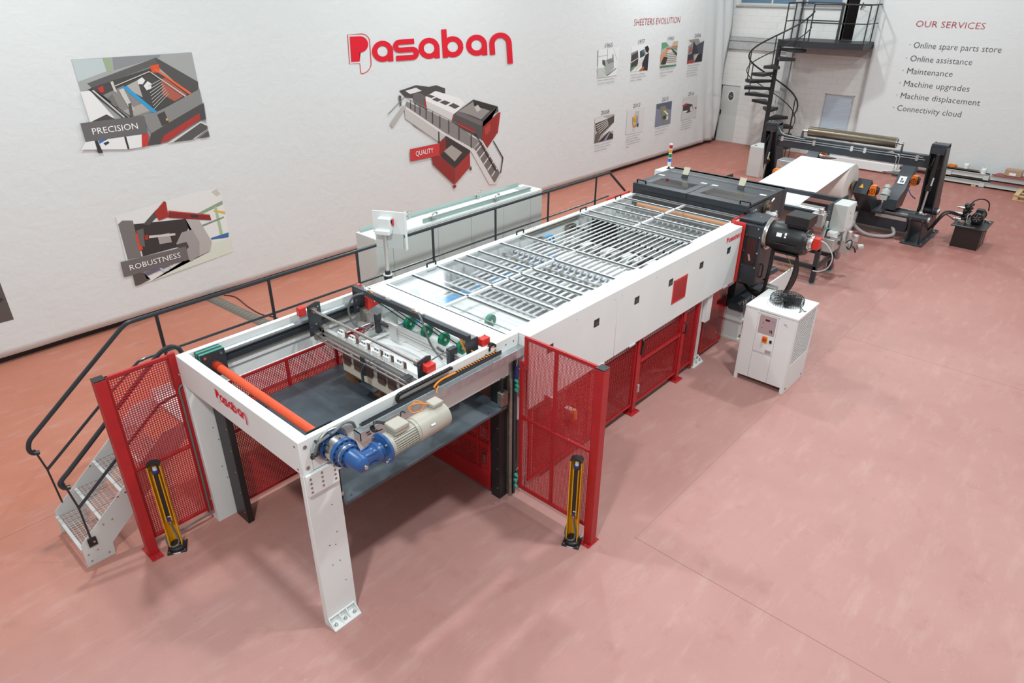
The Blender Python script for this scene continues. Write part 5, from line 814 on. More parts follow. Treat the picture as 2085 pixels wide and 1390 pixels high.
# main motor
MM = thing('main_motor', 'large black electric motor with square terminal box on the cutter side', 'motor', (10.2, 3.5, 1.8))
mc = Vector((10.20, 3.795, 2.0)); D_ = (0,-1,0)
MB().lathe(mc, D_, [(0,.255),(.03,.255),(.03,.235),(.05,.23)], 32).build('mounting_flange', STEEL, MM)
mb = MB().lathe(mc, D_, [(.05,.20),(.10,.215),(.12,.225),(.55,.225),(.57,.215),(.61,.20),(.61,.12)], 36)
mb.box(10.06,10.34,3.27,3.62,1.77,1.795); mb.box(9.955,9.99,3.28,3.60,1.935,1.955).build('motor_body', BLACK, MM, .004)
MB().box(10.07, 10.36, 3.20, 3.50, 2.205, 2.245).build('terminal_base', BLACK, MM); MB().box(10.03, 10.38, 3.18, 3.53, 2.245, 2.385).build('terminal_box', BLACK, MM, .008)
MB().lathe(mc+Vector((0,-.61,0)), D_, [(0,.13),(.02,.135),(.05,.13),(.05,.11),(.08,.10)], 28).build('end_flange', STEEL, MM)
eb = MB().box(10.13, 10.27, 3.01, 3.105, 1.92, 2.09).build('encoder_cover', REDB, MM, .006)
MB().bolts([(9.976,3.62,2.02)], (-1,0,0), .001, .001).build('screw', STEEL, eb)
b = []
for (a, yy, hh) in ((2.75, 3.60, .05), (2.75, 3.52, .05)):
    pass
flat('rating_plate', [[(10.20-.227*math.cos(a), y, 2.0+.227*math.sin(a)) for a, y in ((.22,3.60),(.22,3.52),(.48,3.52),(.48,3.60))], [(10.20-.2275*math.cos(a), y, 2.0+.2275*math.sin(a)) for a, y in ((.22,3.48),(.22,3.45),(.55,3.45),(.55,3.48))]], PAPER, MM)
b = MB()
for k in range(5): b.tube(cr([(10.05+.05*k,3.25+.02*k,1.78),(10.06+.05*k,3.27,1.45),(10.10+.05*k,3.38,1.10),(10.2+.04*k,3.62,.92),(10.35+.03*k,3.95,.90),(10.5,4.15,.95)],7), .020)
for k in range(2): b.tube(cr([(10.12+.05*k,3.66,1.78),(10.13+.05*k,3.67,1.4),(10.2+.05*k,3.74,1.0),(10.35,3.95,.92)],6), .020)
b.build('power_cable', BLACK, MM)
MB().tube(cr([(10.2,3.02,2.06),(10.25,2.93,2.0),(10.33,2.84,1.82),(10.38,2.88,1.62),(10.40,3.0,1.52),(10.42,3.1,1.50)],7), .009).build('encoder_cable', PAPG, MM)
MB().tube(cr([(10.2,3.5,1.76),(10.3,3.4,1.55),(10.4,3.45,1.4),(10.5,3.6,1.45)],6), .005).build('earth_cable', mat('earth_yellow', (.45,.5,.05), .5), MM)
# signal tower on its white box
sw = thing('signal_tower', 'red amber green blue and white signal tower on a white box behind the cutter', 'signal light', (12.0, 6.64, 2.2))
MB().box(11.75, 12.18, 6.46, 6.80, 1.7, 2.2).build('white_box', WHITE, sw, .01)
MB().lathe((12.0,6.64,2.2), (0,0,1), [(0,.045),(.012,.045),(.015,.018),(.05,.018)], 14).build('tower_base', BLACK, sw)
for k, (c, nm) in enumerate((((.75,.75,.72),'white'), ((.02,.16,.75),'blue'), ((.0,.28,.08),'green'), ((.85,.36,.02),'amber'), ((.6,.02,.02),'red'))):
    z = 2.25+.085*k; MB().cyl((12.0,6.64,z),(12.0,6.64,z+.066),.031,n=16).build('lamp_segment', mat('lens_'+nm, c, .25), sw); MB().cyl((12.0,6.64,z+.066),(12.0,6.64,z+.085),.033,n=16).build('lamp_ring', WHITE, sw)
# ---------------------------------------------------------------- chiller
CH = thing('water_chiller', 'white water chiller cabinet with black fan on top standing on open floor', 'chiller', (9.52, 3.13, 0))
x0, x1, y0, y1, zt = 9.13, 9.91, 2.755, 3.525, 1.235
MB().box(x0+.012, x1-.012, y0+.012, y1-.012, .09, zt-.03).build('cabinet_core', GREYW, CH)
for (a, b_) in ((y0, 3.02), (3.023, 3.315), (3.318, y1)):
    if a == 3.023:
        MB().box(x0, x0+.012, a, b_, .09, .52).box(x0, x0+.012, a, b_, .555, 1.17).build('front_panel', WHITE, CH, .002)
        MB().box(x0+.004, x0+.012, a, b_, .52, .555).build('panel_gap', PAPG, CH); MB().box(x0-.006, x0+.01, a-.02, b_+.02, 1.172, 1.19).build('panel_edge', WHITE, CH)
    else: MB().box(x0, x0+.012, a if a > y0 else a+.0115, b_ if b_ < y1 else b_-.0125, .09, zt-.032).build('front_panel', WHITE, CH, .002)
MB().box(x0, x0+.05, y1-.05, y1, 0, .0895).box(x0, x0+.05, y0+.0125, y0+.05, 0, .0895).box(x1-.05, x1, y1-.05, y1, 0, .0895).box(x0, x1, y0, y0+.012, 0, .0895).build('foot', WHITE, CH)
MB().box(x0, x1-.0125, y1-.012, y1, .09, zt-.032).box(x1-.012, x1, y0+.011, y1, .09, zt-.032).build('side_panel', WHITE, CH)
MB().box(x0-.006, x1+.006, y0-.006, y1+.006, zt-.03, zt).build('top_panel', WHITE, CH, .004)
sd = MB().box(x0, x1, y0, y0+.010, .09, .46).box(x0, x0+.06, y0, y0+.010, .4601, 1.1699).box(x1-.06, x1, y0, y0+.010, .4601, 1.1699).box(x0, x1, y0, y0+.010, 1.17, zt-.0305).build('side_panel', WHITE, CH)
gl = MB().grid((x0+.06, y0+.004, .46), (x1-x0-.12, 0, 0), (0, 0, .71), 14, 24, .0085, .004).build('side_grille', WHITE, CH, 0, 0)
MB().box(x0+.055, x1-.055, y0+.0105, y0+.0118, .455, 1.175).build('grille_backing', BLACK, CH)
MB().bolts([(x0+.09,y0,.06),(x1-.09,y0,.06)], (0,-1,0), .018, .002).build('floor_hole', BLACK, CH)
cp = MB().box(x0-.003, x0, 3.045, 3.29, .86, 1.15).build('control_panel', MAUVE, CH)
MB().box(x0-.005, x0-.003, 3.14, 3.205, 1.07, 1.10).build('display', mat('display_dark', (.12,.01,.015), .2), cp); MB().box(x0-.005, x0-.003, 3.075, 3.11, 1.075, 1.10).build('blue_badge', mat('badge_blue', (.25,.28,.62), .4), cp)
MB().bolts([(x0-.003,3.23,1.03),(x0-.003,3.235,.95)], (-1,0,0), .006, .002).prism([(x0-.0035,3.075,.90),(x0-.0035,3.085,.95),(x0-.0035,3.10,.95),(x0-.0035,3.09,.90)],(-.001,0,0)).prism([(x0-.0035,3.10,.91),(x0-.0035,3.11,.945),(x0-.0035,3.12,.945),(x0-.0035,3.115,.91)],(-.001,0,0)).build('panel_mark', BLACK, cp)
sw2 = MB().box(x0-.006, x0, 3.125, 3.205, .72, .83).build('switch_plate', YEL, CH, .002)
MB().lathe((x0-.006,3.165,.785), (-1,0,0), [(0,.034),(.012,.034),(.03,.024)], 16).bar((x0-.036,3.165,.76),(x0-.036,3.165,.81),.012,.012,(1,0,0)).build('rotary_switch', REDB, sw2)
MB().box(x0-.012, x0, 3.055, 3.09, .745, .79).build('push_button', BLACK, CH, .003)
MB().box(x0-.002, x0-.0005, 3.04, 3.13, .565, .62).build('rating_label', MAUVE, CH)
MB().tube([(x0-.001,2.94,1.10),(x0-.001,2.90,1.105),(x0-.001,2.90,1.09),(x0-.001,2.93,1.085)], .002, 5).tube([(x0-.001,2.905,1.10),(x0-.001,2.88,1.06)], .002, 5).build('pen_mark', CABLE, CH)
fc = Vector((9.545, 3.10, zt))
MB().lathe(fc, (0,0,1), [(0,.27),(.012,.255),(.018,.235),(.018,.20),(.005,.20)], 40).build('fan_ring', WHITE, CH)
fg = MB()
for k in range(8): rr = .235-.026*k; z = .06+.06*(1-(k/8)**2*.3) if k else .06; fg.tube([(fc.x+rr*math.cos(a*.2618), fc.y+rr*math.sin(a*.2618), fc.z+(.07 if k == 0 else .125)) for a in range(24)], .003, 5, True)
for k in range(40):
    a = k*.15708; ca, sa = math.cos(a), math.sin(a)
    fg.tube([(fc.x+.235*ca, fc.y+.235*sa, fc.z+.02), (fc.x+.238*ca, fc.y+.238*sa, fc.z+.10), (fc.x+.21*ca, fc.y+.21*sa, fc.z+.128), (fc.x+.05*math.cos(a+.5), fc.y+.05*math.sin(a+.5), fc.z+.128)], .003, 5)
fg.build('fan_guard', BLACK, CH)
fb_ = MB().cyl(fc+Vector((0,0,.03)), fc+Vector((0,0,.115)), .055, n=20)
for k in range(5):
    a = k*1.2566; d = Vector((math.cos(a), math.sin(a), 0)); p = Vector((-d.y, d.x, 0))
    fb_.hexa([fc+d*.05-p*.05+Vector((0,0,.04)), fc+d*.20-p*.09+Vector((0,0,.03)), fc+d*.20+p*.07+Vector((0,0,.09)), fc+d*.05+p*.04+Vector((0,0,.10)), fc+d*.05-p*.05+Vector((0,0,.044)), fc+d*.20-p*.09+Vector((0,0,.034)), fc+d*.20+p*.07+Vector((0,0,.094)), fc+d*.05+p*.04+Vector((0,0,.104))])
fb_.build('fan_blade', BLACK, CH)
MB().tube(cr([(9.52,2.90,zt+.06),(9.46,2.86,zt+.03),(9.40,2.83,zt+.012),(9.36,2.84,zt+.01)],5), .007).tube(cr([(9.50,2.90,zt+.05),(9.44,2.80,zt+.012),(9.47,2.78,zt+.01)],5), .006).build('fan_cable', CABLE, CH)
# ---------------------------------------------------------------- walkway with stairs
WK = thing('walkway', 'grey walkway with short open stairs and dark handrails along the left of the line', 'walkway', (1.0, 7.1, 0))
YA, YB = 6.70, 7.46
for y, s in ((YA, 1), (YB, -1)):
    st = MB().prism([(p[0], y, p[1]) for p in ((.948,0),(1.222,0),(1.232,.155),(2.18,.965),(2.24,.965),(2.24,1.19),(1.98,1.16),(1.0,.335),(.955,.29))], (0, s*.008, 0)).build('stringer', GREYW, WK, .002)
    MB().bolts([(x, y-(0 if s > 0 else .008), z) for x, z in ((1.0,.06),(1.17,.06),(.99,.15),(1.08,.16),(1.20,.42),(1.29,.43),(1.40,.66),(1.48,.67))], (0,-1,0), .010, .006).build('bolt', STEEL, st)
for k in range(4):
    x0 = .955+.245*k; z = .235*(k+1)
    t = MB().grid((x0, YA+.012, z-.012), (.265,0,0), (0,YB-YA-.026,0), 6, 18, .0032, .012).box(x0-.012, x0+.02, YA+.01, YB-.01, z-.03, z).build('tread', mat('bright_galvanised', (.66,.67,.66), .4, .4) if k == 0 else bpy.data.materials['bright_galvanised'], WK, 0, 0)
MB().box(2.2, 11.4, YA, YB, 1.12, 1.17).build('platform', GREYW, WK); MB().box(2.2, 11.4, YB-.008, YB, 1.10, 1.27).build('toe_board', GREYW, WK)
for x in (2.6, 5.2, 7.9, 10.6):
    for y in (YA+.04, YB-.04): MB().box(x, x+.06, y-.03, y+.03, 0, 1.12).build('support_leg', GREYW, WK)
hr = cr([(1.02,YB,1.05),(.965,YB,1.07),(.945,YB,1.13),(.975,YB,1.215),(1.03,YB,1.265)],4) + [(1.6,YB,1.715)] + cr([(2.08,YB,2.09),(2.16,YB,2.13),(2.25,YB,2.135)],4) + [(11.16,YB,2.135)] + cr([(11.2,YB,2.125),(11.25,YB,2.08)],3) + [(11.78,YB,1.66)]
MB().tube(hr, .024, 10).build('handrail', RAIL, WK)
MB().tube([(1.03,YB,.82),(1.75,YB,1.37),(2.16,YB,1.655),(2.25,YB,1.665),(11.2,YB,1.665)], .016, 8).build('knee_rail', RAIL, WK)
for x in (2.46, 3.83, 5.16, 6.55, 7.93, 9.30, 10.74): 
    p = MB().box(x-.018, x+.018, YB-.02, YB+.0, 1.1, 2.115).build('rail_post', RAIL, WK, .003)
MB().tube([(.985,YB,1.10),(1.03,YB,.82),(1.05,YB,.36)], .010, 8).build('rail_post', RAIL, WK)
hi = cr([(1.046,YA,1.004),(1.0,YA,1.02),(.978,YA,1.08),(1.01,YA,1.12),(1.07,YA,1.165)],4) + [(1.54,YA,1.55)] + cr([(2.05,YA,1.965),(2.16,YA,2.05),(2.26,YA,2.075),(2.34,YA,2.03),(2.37,YA,1.93)],5) + [(2.385,YA,1.6),(2.385,YA,1.17)]
MB().tube(hi, .024, 10).build('handrail', RAIL, WK)
MB().tube([(1.05,YA-.01,.74),(1.54,YA-.01,1.13),(2.02,YA-.01,1.50),(2.36,YA-.01,1.56)], .016, 8).build('knee_rail', RAIL, WK)
pq = MB().tube([(1.0,YA-.012,1.10),(1.05,YA-.012,.74),(1.055,YA-.012,.30)], .010, 8).build('rail_post', RAIL, WK)
q = MB().box(1.02, 1.10, YA-.018, YA-.002, .235, .335).build('post_bracket', BLACK, WK, .002); MB().bolts([(1.075,YA-.018,.285)], (0,-1,0), .012, .006).build('bolt', STEEL, q)
# ---------------------------------------------------------------- red mesh screens
LF = thing('mesh_screen', 'red perforated screen with thick post in front of the stairs', 'safety fence', (1.5, 6.43, 0), 'red perforated screens')
p = MB().box(1.44, 1.54, 6.37, 6.47, .012, 2.14).build('post', RED, LF, .006)
MB().box(1.44, 1.54, 6.37, 6.47, 2.14, 2.15).build('post_cap', BLACK, p); bp = MB().box(1.43, 1.55, 6.28, 6.56, 0, .012).build('base_plate', RED, p, .002)
MB().bolts([(1.49,6.31,.012),(1.49,6.53,.012)], (0,0,1), .014, .012, 6).build('anchor_bolt', STEEL, bp)
MB().frame((1.545,6.44,.16), (.63,0,0), (0,0,1.97), .032, .03).box(1.56,2.16,6.428,6.452,1.02,1.05).box(2.13,2.2,6.421,6.459,.13,2.14).build('screen_frame', RED, LF, .003)
mesh_panel(LF, (1.57,6.44,.18), (.58,0,0), (0,0,1.93), .0237, .0078, RED)
MB().tube(cr([(2.30,6.33,1.78),(2.20,6.40,1.78),(2.15,6.405,1.74),(2.15,6.405,1.6)],5)+[(2.15,6.405,.20)]+cr([(2.15,6.405,.15),(2.1,6.405,.12),(1.9,6.405,.11)],4)+[(1.68,6.40,.09)], .010, 8).build('conduit', CABLE, LF)
MB().bolts([(2.195,6.425,1.90),(2.195,6.425,.30)], (-.2,-1,0), .014, .02).build('bolt', STEEL, LF)
RF = thing('mesh_screen', 'red perforated screen with thick post standing across the floor beside the white cover', 'safety fence', (4.77, 3.1, 0), 'red perforated screens')
p = MB().box(4.70, 4.80, 3.03, 3.13, .012, 2.18).build('post', RED, RF, .006)
MB().box(4.70, 4.80, 3.03, 3.13, 2.18, 2.19).build('post_cap', BLACK, p); bp = MB().box(4.655, 4.845, 3.02, 3.14, 0, .012).build('base_plate', RED, p, .002)
MB().bolts([(4.678,3.08,.012),(4.822,3.08,.012)], (0,0,1), .012, .012, 6).build('anchor_bolt', STEEL, bp)
fr = MB()
for y0_, y1_, z0, z1 in ((3.14,3.63,.16,2.17),): pass
fr.bar((4.77,3.135,2.155),(4.77,4.065,2.155),.03,.035).bar((4.77,3.135,.185),(4.77,4.125,.185),.03,.035).bar((4.77,3.65,.19),(4.77,3.65,2.15),.027,.035,(0,1,0)).bar((4.77,3.135,1.16),(4.77,4.12,1.16),.034,.03)
fr.bar((4.77,4.05,1.83),(4.77,4.05,2.16),.027,.034,(0,1,0)).bar((4.77,4.04,1.84),(4.77,4.125,1.84),.03,.04).bar((4.77,4.11,.18),(4.77,4.11,1.85),.027,.035,(0,1,0)).bar((4.77,3.148,.19),(4.77,3.148,2.15),.027,.03,(0,1,0))
fr.build('screen_frame', RED, RF, .003)
for a, b_, z0, z1 in ((3.16,3.635,.2,2.14),(3.665,4.035,.2,2.14),(4.035,4.095,.2,1.82)):
    mesh_panel(RF, (4.77,a,z0), (0,b_-a,0), (0,0,z1-z0), .0165, .0052, RED, t=.003)
MB().box(4.79,4.85,3.70,3.81,1.44,1.56).build('junction_box', ALU, RF, .004)
q = MB().box(4.79,4.85,3.44,3.54,1.40,1.52).build('junction_box', BEIGE, RF, .004); MB().box(4.79,4.84,3.41,3.435,1.41,1.53).build('yellow_label', YEL, q)
MB().prism([(4.785,3.20,1.62),(4.785,3.26,1.62),(4.785,3.23,1.67)], (.003,0,0)).build('warning_label', YEL, RF)
# weld mesh fence under the cover
WF = thing('weld_mesh_fence', 'red weld mesh fence with gate under the long white cover', 'safety fence', (7.7, 4.15, 0))
def post(x):
    p = MB().box(x-.04, x+.04, 4.12, 4.20, .012, 1.19).build('post', RED, WF, .004); MB().box(x-.10, x+.10, 4.075, 4.245, 0, .012).build('base_plate', RED, p, .002)
    MB().bolts([(x-.075,4.10,.012),(x+.075,4.10,.012)], (0,0,1), .012, .012, 6).build('anchor_bolt', STEEL, p)
for x in (7.22, 8.44): post(x)
MB().box(8.86,8.93,4.13,4.19,.05,1.19).box(6.1,6.16,4.13,4.19,.12,1.19).build('post', RED, WF)
for a, b_ in ((4.95,7.17),(7.28,8.39),(8.49,8.86)):
    MB().grid((a,4.15,.15), (b_-a,0,0), (0,0,1.03), round((b_-a)/.048), 36, .0055, .006).build('weld_mesh', RED, WF, 0, 0)
    MB().frame((a,4.15,.13), (b_-a,0,0), (0,0,1.06), .03, .025).build('mesh_frame', RED, WF)
gt = MB().bar((7.28,4.145,.80),(8.39,4.145,.80),.03,.04).build('gate_rail', RED, WF)
MB().tube(cr([(8.41,4.115,.83),(8.41,4.08,.84),(8.41,4.075,.87),(8.41,4.075,.96),(8.41,4.08,.99),(8.41,4.115,1.0)],3), .012).build('gate_handle', BLACK, WF)
MB().box(7.25,7.30,4.10,4.14,.92,1.06).box(7.255,7.29,4.09,4.13,1.06,1.14).build('gate_lock', BLACK, WF, .004); MB().cyl((7.275,4.11,1.12),(7.275,4.11,1.18),.008).build('lock_pin', STEEL, WF); MB().box(7.245,7.285,4.10,4.125,.33,.45).build('gate_hinge', ALU, WF, .003)
# things seen behind the fence
UM = thing('lower_machine_frame', 'red and grey machine framework seen through the weld mesh fence', 'machine frame', (7, 4.9, 0))
MB().box(6.9,7.0,4.7,4.8,0,1.1).box(8.3,8.4,4.7,4.8,0,1.1).box(6.9,8.4,4.72,4.78,.62,.72).build('red_framework', RED, UM)
MB().box(5.5,8.8,5.6,6.2,.95,1.0).build('grey_tray', ALU, UM); MB().box(6.2,6.8,5.0,5.4,0,.75).build('beige_block', CREAM, UM); MB().box(5.3,8.9,6.25,6.3,.1,1.2).build('pale_back_panel', WHITE, UM)
# ---------------------------------------------------------------- light curtain stands
def stand(name_label, loc, rz):
    t = thing('light_curtain_stand', name_label, 'light curtain', (0,0,0), 'yellow light curtain stands')
    b = MB().box(-.095,.095,-.095,.095,0,.022).lathe((0,0,.022),(0,0,1),[(0,.09),(.025,.088),(.035,.07),(.055,.066),(.06,.06)],24).build('base', BLACK, t, .006)
    MB().bolts([(sx*.075,sy*.075,.022) for sx in (-1,1) for sy in (-1,1)], (0,0,1), .011, .008, 8).build('bolt', STEEL, b); MB().box(-.035,.035,-.0965,-.095,.005,.016).build('label', PAPER, b)
    # open yellow channel, mouth towards -y
    c = MB()
    pr = [(-.062,-.05),(-.062,.02),(-.03,.055),(.03,.055),(.062,.02),(.062,-.05),(.054,-.05),(.054,.016),(.027,.047),(-.027,.047),(-.054,.016),(-.054,-.05)]
    n = len(pr)
    for i in range(n//2-1+0):
        a, b_, c_, d = pr[i], pr[i+1], pr[n-2-i], pr[n-1-i]
        c.hexa([(a[0],a[1],.07),(b_[0],b_[1],.07),(c_[0],c_[1],.07),(d[0],d[1],.07),(a[0],a[1],1.12),(b_[0],b_[1],1.12),(c_[0],c_[1],1.12),(d[0],d[1],1.12)])
    c.build('yellow_column', YEL, t, 0, 20)
    cc = MB().prism([(-.064,-.052,1.12),(-.064,.022,1.12),(-.032,.058,1.12),(.032,.058,1.12),(.064,.022,1.12),(.064,-.052,1.12),(.05,-.052,1.12),(.02,-.02,1.12),(-.02,-.02,1.12),(-.05,-.052,1.12)], (0,0,.012)).build('end_cap', BLACK, t)
    s_ = MB().box(-.02,.02,-.022,.02,.42,1.02).build('sensor_bar', BLACK, t, .003)
    MB().box(-.031,-.021,-.03,.03,.40,1.0).box(.021,.031,-.03,.03,.40,1.0).build('sensor_profile', YEL, t)
    MB().box(-.03,.03,-.028,.025,1.02,1.05).box(-.024,.024,-.024,.02,.385,.42).build('sensor_end', mat('sensor_blue', (.015,.03,.25), .4) if 'sensor_blue' not in bpy.data.materials else bpy.data.materials['sensor_blue'], t, .003)
    MB().cyl((0,0,1.05),(0,0,1.085),.024,.018).build('sensor_knob', PAPG, t)
    MB().cyl((0,-.024,.455),(.0,-.03,.455),.006,n=8).cyl((.016,-.022,.455),(.016,-.03,.455),.006,n=8).build('indicator', PAPER, t)
    MB().cyl((0,-.005,.385),(0,-.01,.34),.009).build('plug', STEEL, t)
    MB().tube(cr([(0,-.01,.35),(.01,-.025,.28),(.035,-.04,.18),(.03,-.045,.10),(-.02,-.06,.075),(-.08,.0,.07),(-.10,.06,.08),(-.09,.09,.15)],6), .009).build('cable', CABLE, t)
    t.location = loc; t.rotation_euler = (0,0,rz); return t
stand('yellow light curtain stand before the left red screen by the stairs', (1.70, 6.295, 0), math.radians(-28))
stand('yellow light curtain stand before the right red screen', (4.62, 3.215, 0), math.radians(-68))
# ---------------------------------------------------------------- electrical cabinet and operator screen
CB = thing('electrical_cabinet', 'long pale grey electrical cabinet behind the walkway handrail', 'cabinet', (8, 8.4, 0))
CX0, CX1, CY0, CY1, CZ = 5.99, 9.93, 8.13, 8.62, 1.93
MB().box(CX0, CX1, CY0, CY1, .1, CZ).build('cabinet_body', RAL, CB, .006); MB().box(CX0+.02, CX1-.02, CY0+.02, CY1-.02, 0, .1).build('plinth', CABLE, CB)
xs = [CX0, 6.36, 7.33, 8.24, 9.17, CX1-.0]
xs = [CX0, 6.30, 7.25, 8.02, 8.85, 9.60, CX1]
for a, b_ in zip(xs[:-1], xs[1:]):
    d = MB().box(a+.004, b_-.004, CY0-.022, CY0-.001, .12, CZ-.045).build('cabinet_door', RAL, CB, .004)
MB().box(CX0, CX1, CY0-.012, CY0, CZ-.035, CZ).build('top_edge', WHITE, CB)
MB().box(CX0+.004, CX1-.004, CY0+.01, CY1-.01, CZ+.0005, CZ+.004).build('top_sheet', WHITE, CB)
for y, xa, xb in ((CY0+.06, 7.0, CX1-.25), (CY1-.06, CX0+.04, 9.75)):
    rl = MB().box(xa, xb, y, y+.006, CZ+.004, CZ+.075).box(xa, xb, y-.03, y, CZ+.004, CZ+.010).build('lifting_rail', mat('rail_galv', (.42,.52,.49), .3, .4) if 'rail_galv' not in bpy.data.materials else bpy.data.materials['rail_galv'], CB)
    b = MB()
    for x in ((7.22, 8.72) if y < 8.3 else (7.0, 8.65)):
        b.tube(cr([(x-.03,y-.05,CZ+.06),(x-.05,y-.03,CZ+.09),(x+.02,y-.02,CZ+.13),(x+.09,y-.01,CZ+.12),(x+.08,y+.0,CZ+.09)],5), .011).cyl((x-.03,y-.09,CZ+.055),(x-.03,y+.05,CZ+.055),.014).box(x-.05,x-.01,y-.03,y+.03,CZ+.004,CZ+.05)
    b.build('lifting_shackle', STEEL, CB)
vt = MB().box(9.55, 9.88, CY0+.14, CY1-.10, CZ+.004, CZ+.007).build('vent', PAPG, CB)
b = MB()
for k in range(12):
    for j in range(6): b.box(9.57+.0255*k, 9.585+.0255*k, CY0+.155+.035*j, CY0+.178+.035*j, CZ+.007, CZ+.0075)
b.build('vent_slot', CABLE, vt)
OP = thing('operator_screen', 'white operator screen on a pole seen from behind above the walkway', 'control panel', (4.89, 6.44, 2.12))
MB().lathe((4.89,6.44,2.0),(0,0,1),[(0,.05),(.13,.05),(.13,.055),(.15,.055),(.155,.042),(.16,.036),(.21,.034),(.215,.028)],18).build('pole_socket', BLACK, OP)
MB().lathe((4.89,6.44,2.155),(0,0,1),[(0,.058),(.012,.058)],20).build('base_disc', PAPG, OP); MB().cyl((4.89,6.44,2.21),(4.89,6.44,2.72),.024,n=16).build('pole', ALU, OP)
MB().cyl((4.89,6.44,2.62),(4.89,6.44,2.70),.027).build('pole_clamp', ALU, OP)
A_ = Vector((4.83,6.575,0)); B_ = Vector((5.02,6.22,0)); E_ = (B_-A_).normalized(); N_ = Vector((-E_.y*-1, E_.x*-1, 0)).normalized()
N_ = Vector((E_.y, -E_.x, 0)).normalized()      # towards the viewer side
def pbox(b, a0, a1, n0, n1, z0, z1):
    o = A_; P = [o+E_*a+N_*n for a, n in ((a0,n0),(a1,n0),(a1,n1),(a0,n1))]
    return b.hexa([(p.x,p.y,z0) for p in P]+[(p.x,p.y,z1) for p in P])
pbox(MB(), 0, .405, -.05, -.03, 2.71, 2.95).build('screen_back', GREYW, OP, .006); pbox(MB(), -.005, .41, -.03, -.012, 2.69, 2.965).build('screen_bezel', WHITE, OP, .004)
pbox(MB(), .015, .37, -.06, -.012, 2.50, 2.70).build('screen_lower_box', GREYW, OP, .006); pbox(MB(), .40, .412, -.07, -.01, 2.49, 2.965).build('screen_side', WHITE, OP, .003)
cpb = MB(); pbox(cpb, .09, .255, -.012, .07, 2.73, 2.90); pbox(cpb, .06, .25, .0, .11, 2.70, 2.76); cpb.build('mount_bracket', WHITE, OP, .012)
pbox(MB(), .262, .27, -.01, .03, 2.80, 2.88).build('red_strip', REDB, OP); pbox(MB(), .256, .262, -.0, .05, 2.84, 2.875).build('key_switch', BLACK, OP)
# ---------------------------------------------------------------- infeed roller stand
IS = thing('infeed_stand', 'dark infeed roller stand with a grey box and valves beyond the black motor', 'roller stand', (14.2, 5.3, 0))
def side(y, s):
    MB().prism([(13.64,y,1.655),(14.78,y,1.62),(14.86,y,1.45),(14.55,y,1.15),(13.95,y,1.05),(13.72,y,.62),(13.66,y,.62)], (0,s*.02,0)).build('side_plate', DARK, IS, .003)
    for x in (13.65, 14.62):
        l = MB().box(x, x+.085, min(y-.03,y+.06), max(y-.03,y+.06), .03, .78).build('leg', DARK, IS, .004); MB().box(x-.03, x+.115, y-.05, y+.08, 0, .012).cyl((x+.04,y+.0,.012),(x+.04,y+.0,.05),.02).build('levelling_foot', GALV, l)
    MB().box(13.65, 14.70, y-.02, y+.05, .30, .375).box(13.65,14.70,y-.02,y+.05,.70,.78).build('side_rail', DARK, IS, .004)
side(4.03, 1); side(6.55, 1)
for x, z in ((13.68,.34),(13.68,.74),(14.64,.34)): MB().box(x, x+.07, 4.06, 6.55, z-.04, z+.04).build('cross_rail', DARK, IS, .004)
MB().box(13.70,13.79,4.05,6.55,1.37,1.46).build('cross_rail', DARK, IS, .004); MB().box(14.42,14.52,4.05,6.55,1.52,1.61).build('cross_rail', DARK, IS, .004)
r_ = MB().cyl((14.0, 4.20, 1.39),(14.0, 6.45, 1.39), .105, n=28).build('guide_roller', STEEL, IS); MB().cyl((14.0,4.05,1.39),(14.0,4.22,1.39),.035).build('roller_journal', STEEL, r_)
MB().cyl((14.3,4.1,1.20),(14.3,6.4,1.20),.07,n=20).build('guide_roller', DSTEEL, IS)
b = MB()
for x, z in ((13.72,1.50),(13.75,1.45),(13.72,1.42),(13.76,1.40)): b.cyl((x,4.03,z),(x,4.015,z),.012,n=6)
b.build('bolt', STEEL, IS); MB().box(13.93,13.945,4.02,4.031,1.18,1.6).build('side_slot', BLACK, IS)
eb = MB().box(13.92,14.40,3.75,4.028,1.10,1.62).build('control_box', RAL, IS, .008); MB().box(13.93,14.395,3.742,3.75,1.11,1.61).build('box_door', WHITE, eb, .003)
MB().prism([(14.15,3.741,1.30),(14.21,3.741,1.30),(14.18,3.741,1.36)], (0,-.002,0)).build('warning_label', mat('label_lime', (.55,.6,.05), .5), eb); MB().cyl((14.12,3.742,1.45),(14.12,3.735,1.45),.012).cyl((14.05,3.742,1.16),(14.05,3.735,1.16),.012).build('box_lock', DSTEEL, eb)
pv = MB().box(13.68,14.1,3.80,4.03,.72,.98).box(13.72,13.84,3.78,3.9,.98,1.04).box(14.16,14.5,3.62,3.80,.60,.86).cyl((14.25,3.7,.86),(14.25,3.7,1.06),.055).cyl((14.43,3.62,.82),(14.43,3.62,.95),.06).cyl((14.46,3.56,.70),(14.55,3.48,.70),.06).build('pneumatic_unit', ALU, IS, .01)
MB().tube(cr([(14.1,3.7,.85),(14.14,3.62,.92),(14.2,3.6,.82),(14.15,3.62,.72),(14.1,3.66,.78)],5), .012).tube(cr([(14.3,3.6,.75),(14.36,3.55,.66),(14.42,3.56,.6),(14.45,3.6,.68)],5),.012).cyl((14.0,3.79,.86),(14.0,3.78,.86),.045).build('black_hose', BLACK, IS)
MB().box(13.75,14.05,3.82,3.98,1.02,1.10).box(13.72,13.8,3.85,3.93,1.03,1.09).build('duct_box', WHITE, IS)
MB().box(13.45,13.62,4.02,4.25,1.25,1.5).cyl((13.5,4.1,1.5),(13.5,4.1,1.6),.05).bar((13.55,4.0,.95),(13.62,3.98,1.35),.05,.05).build('brake_unit', ALU, IS, .01); MB().cyl((13.58,3.97,1.2),(13.6,3.95,1.24),.03).build('teal_fitting', TEAL, IS)
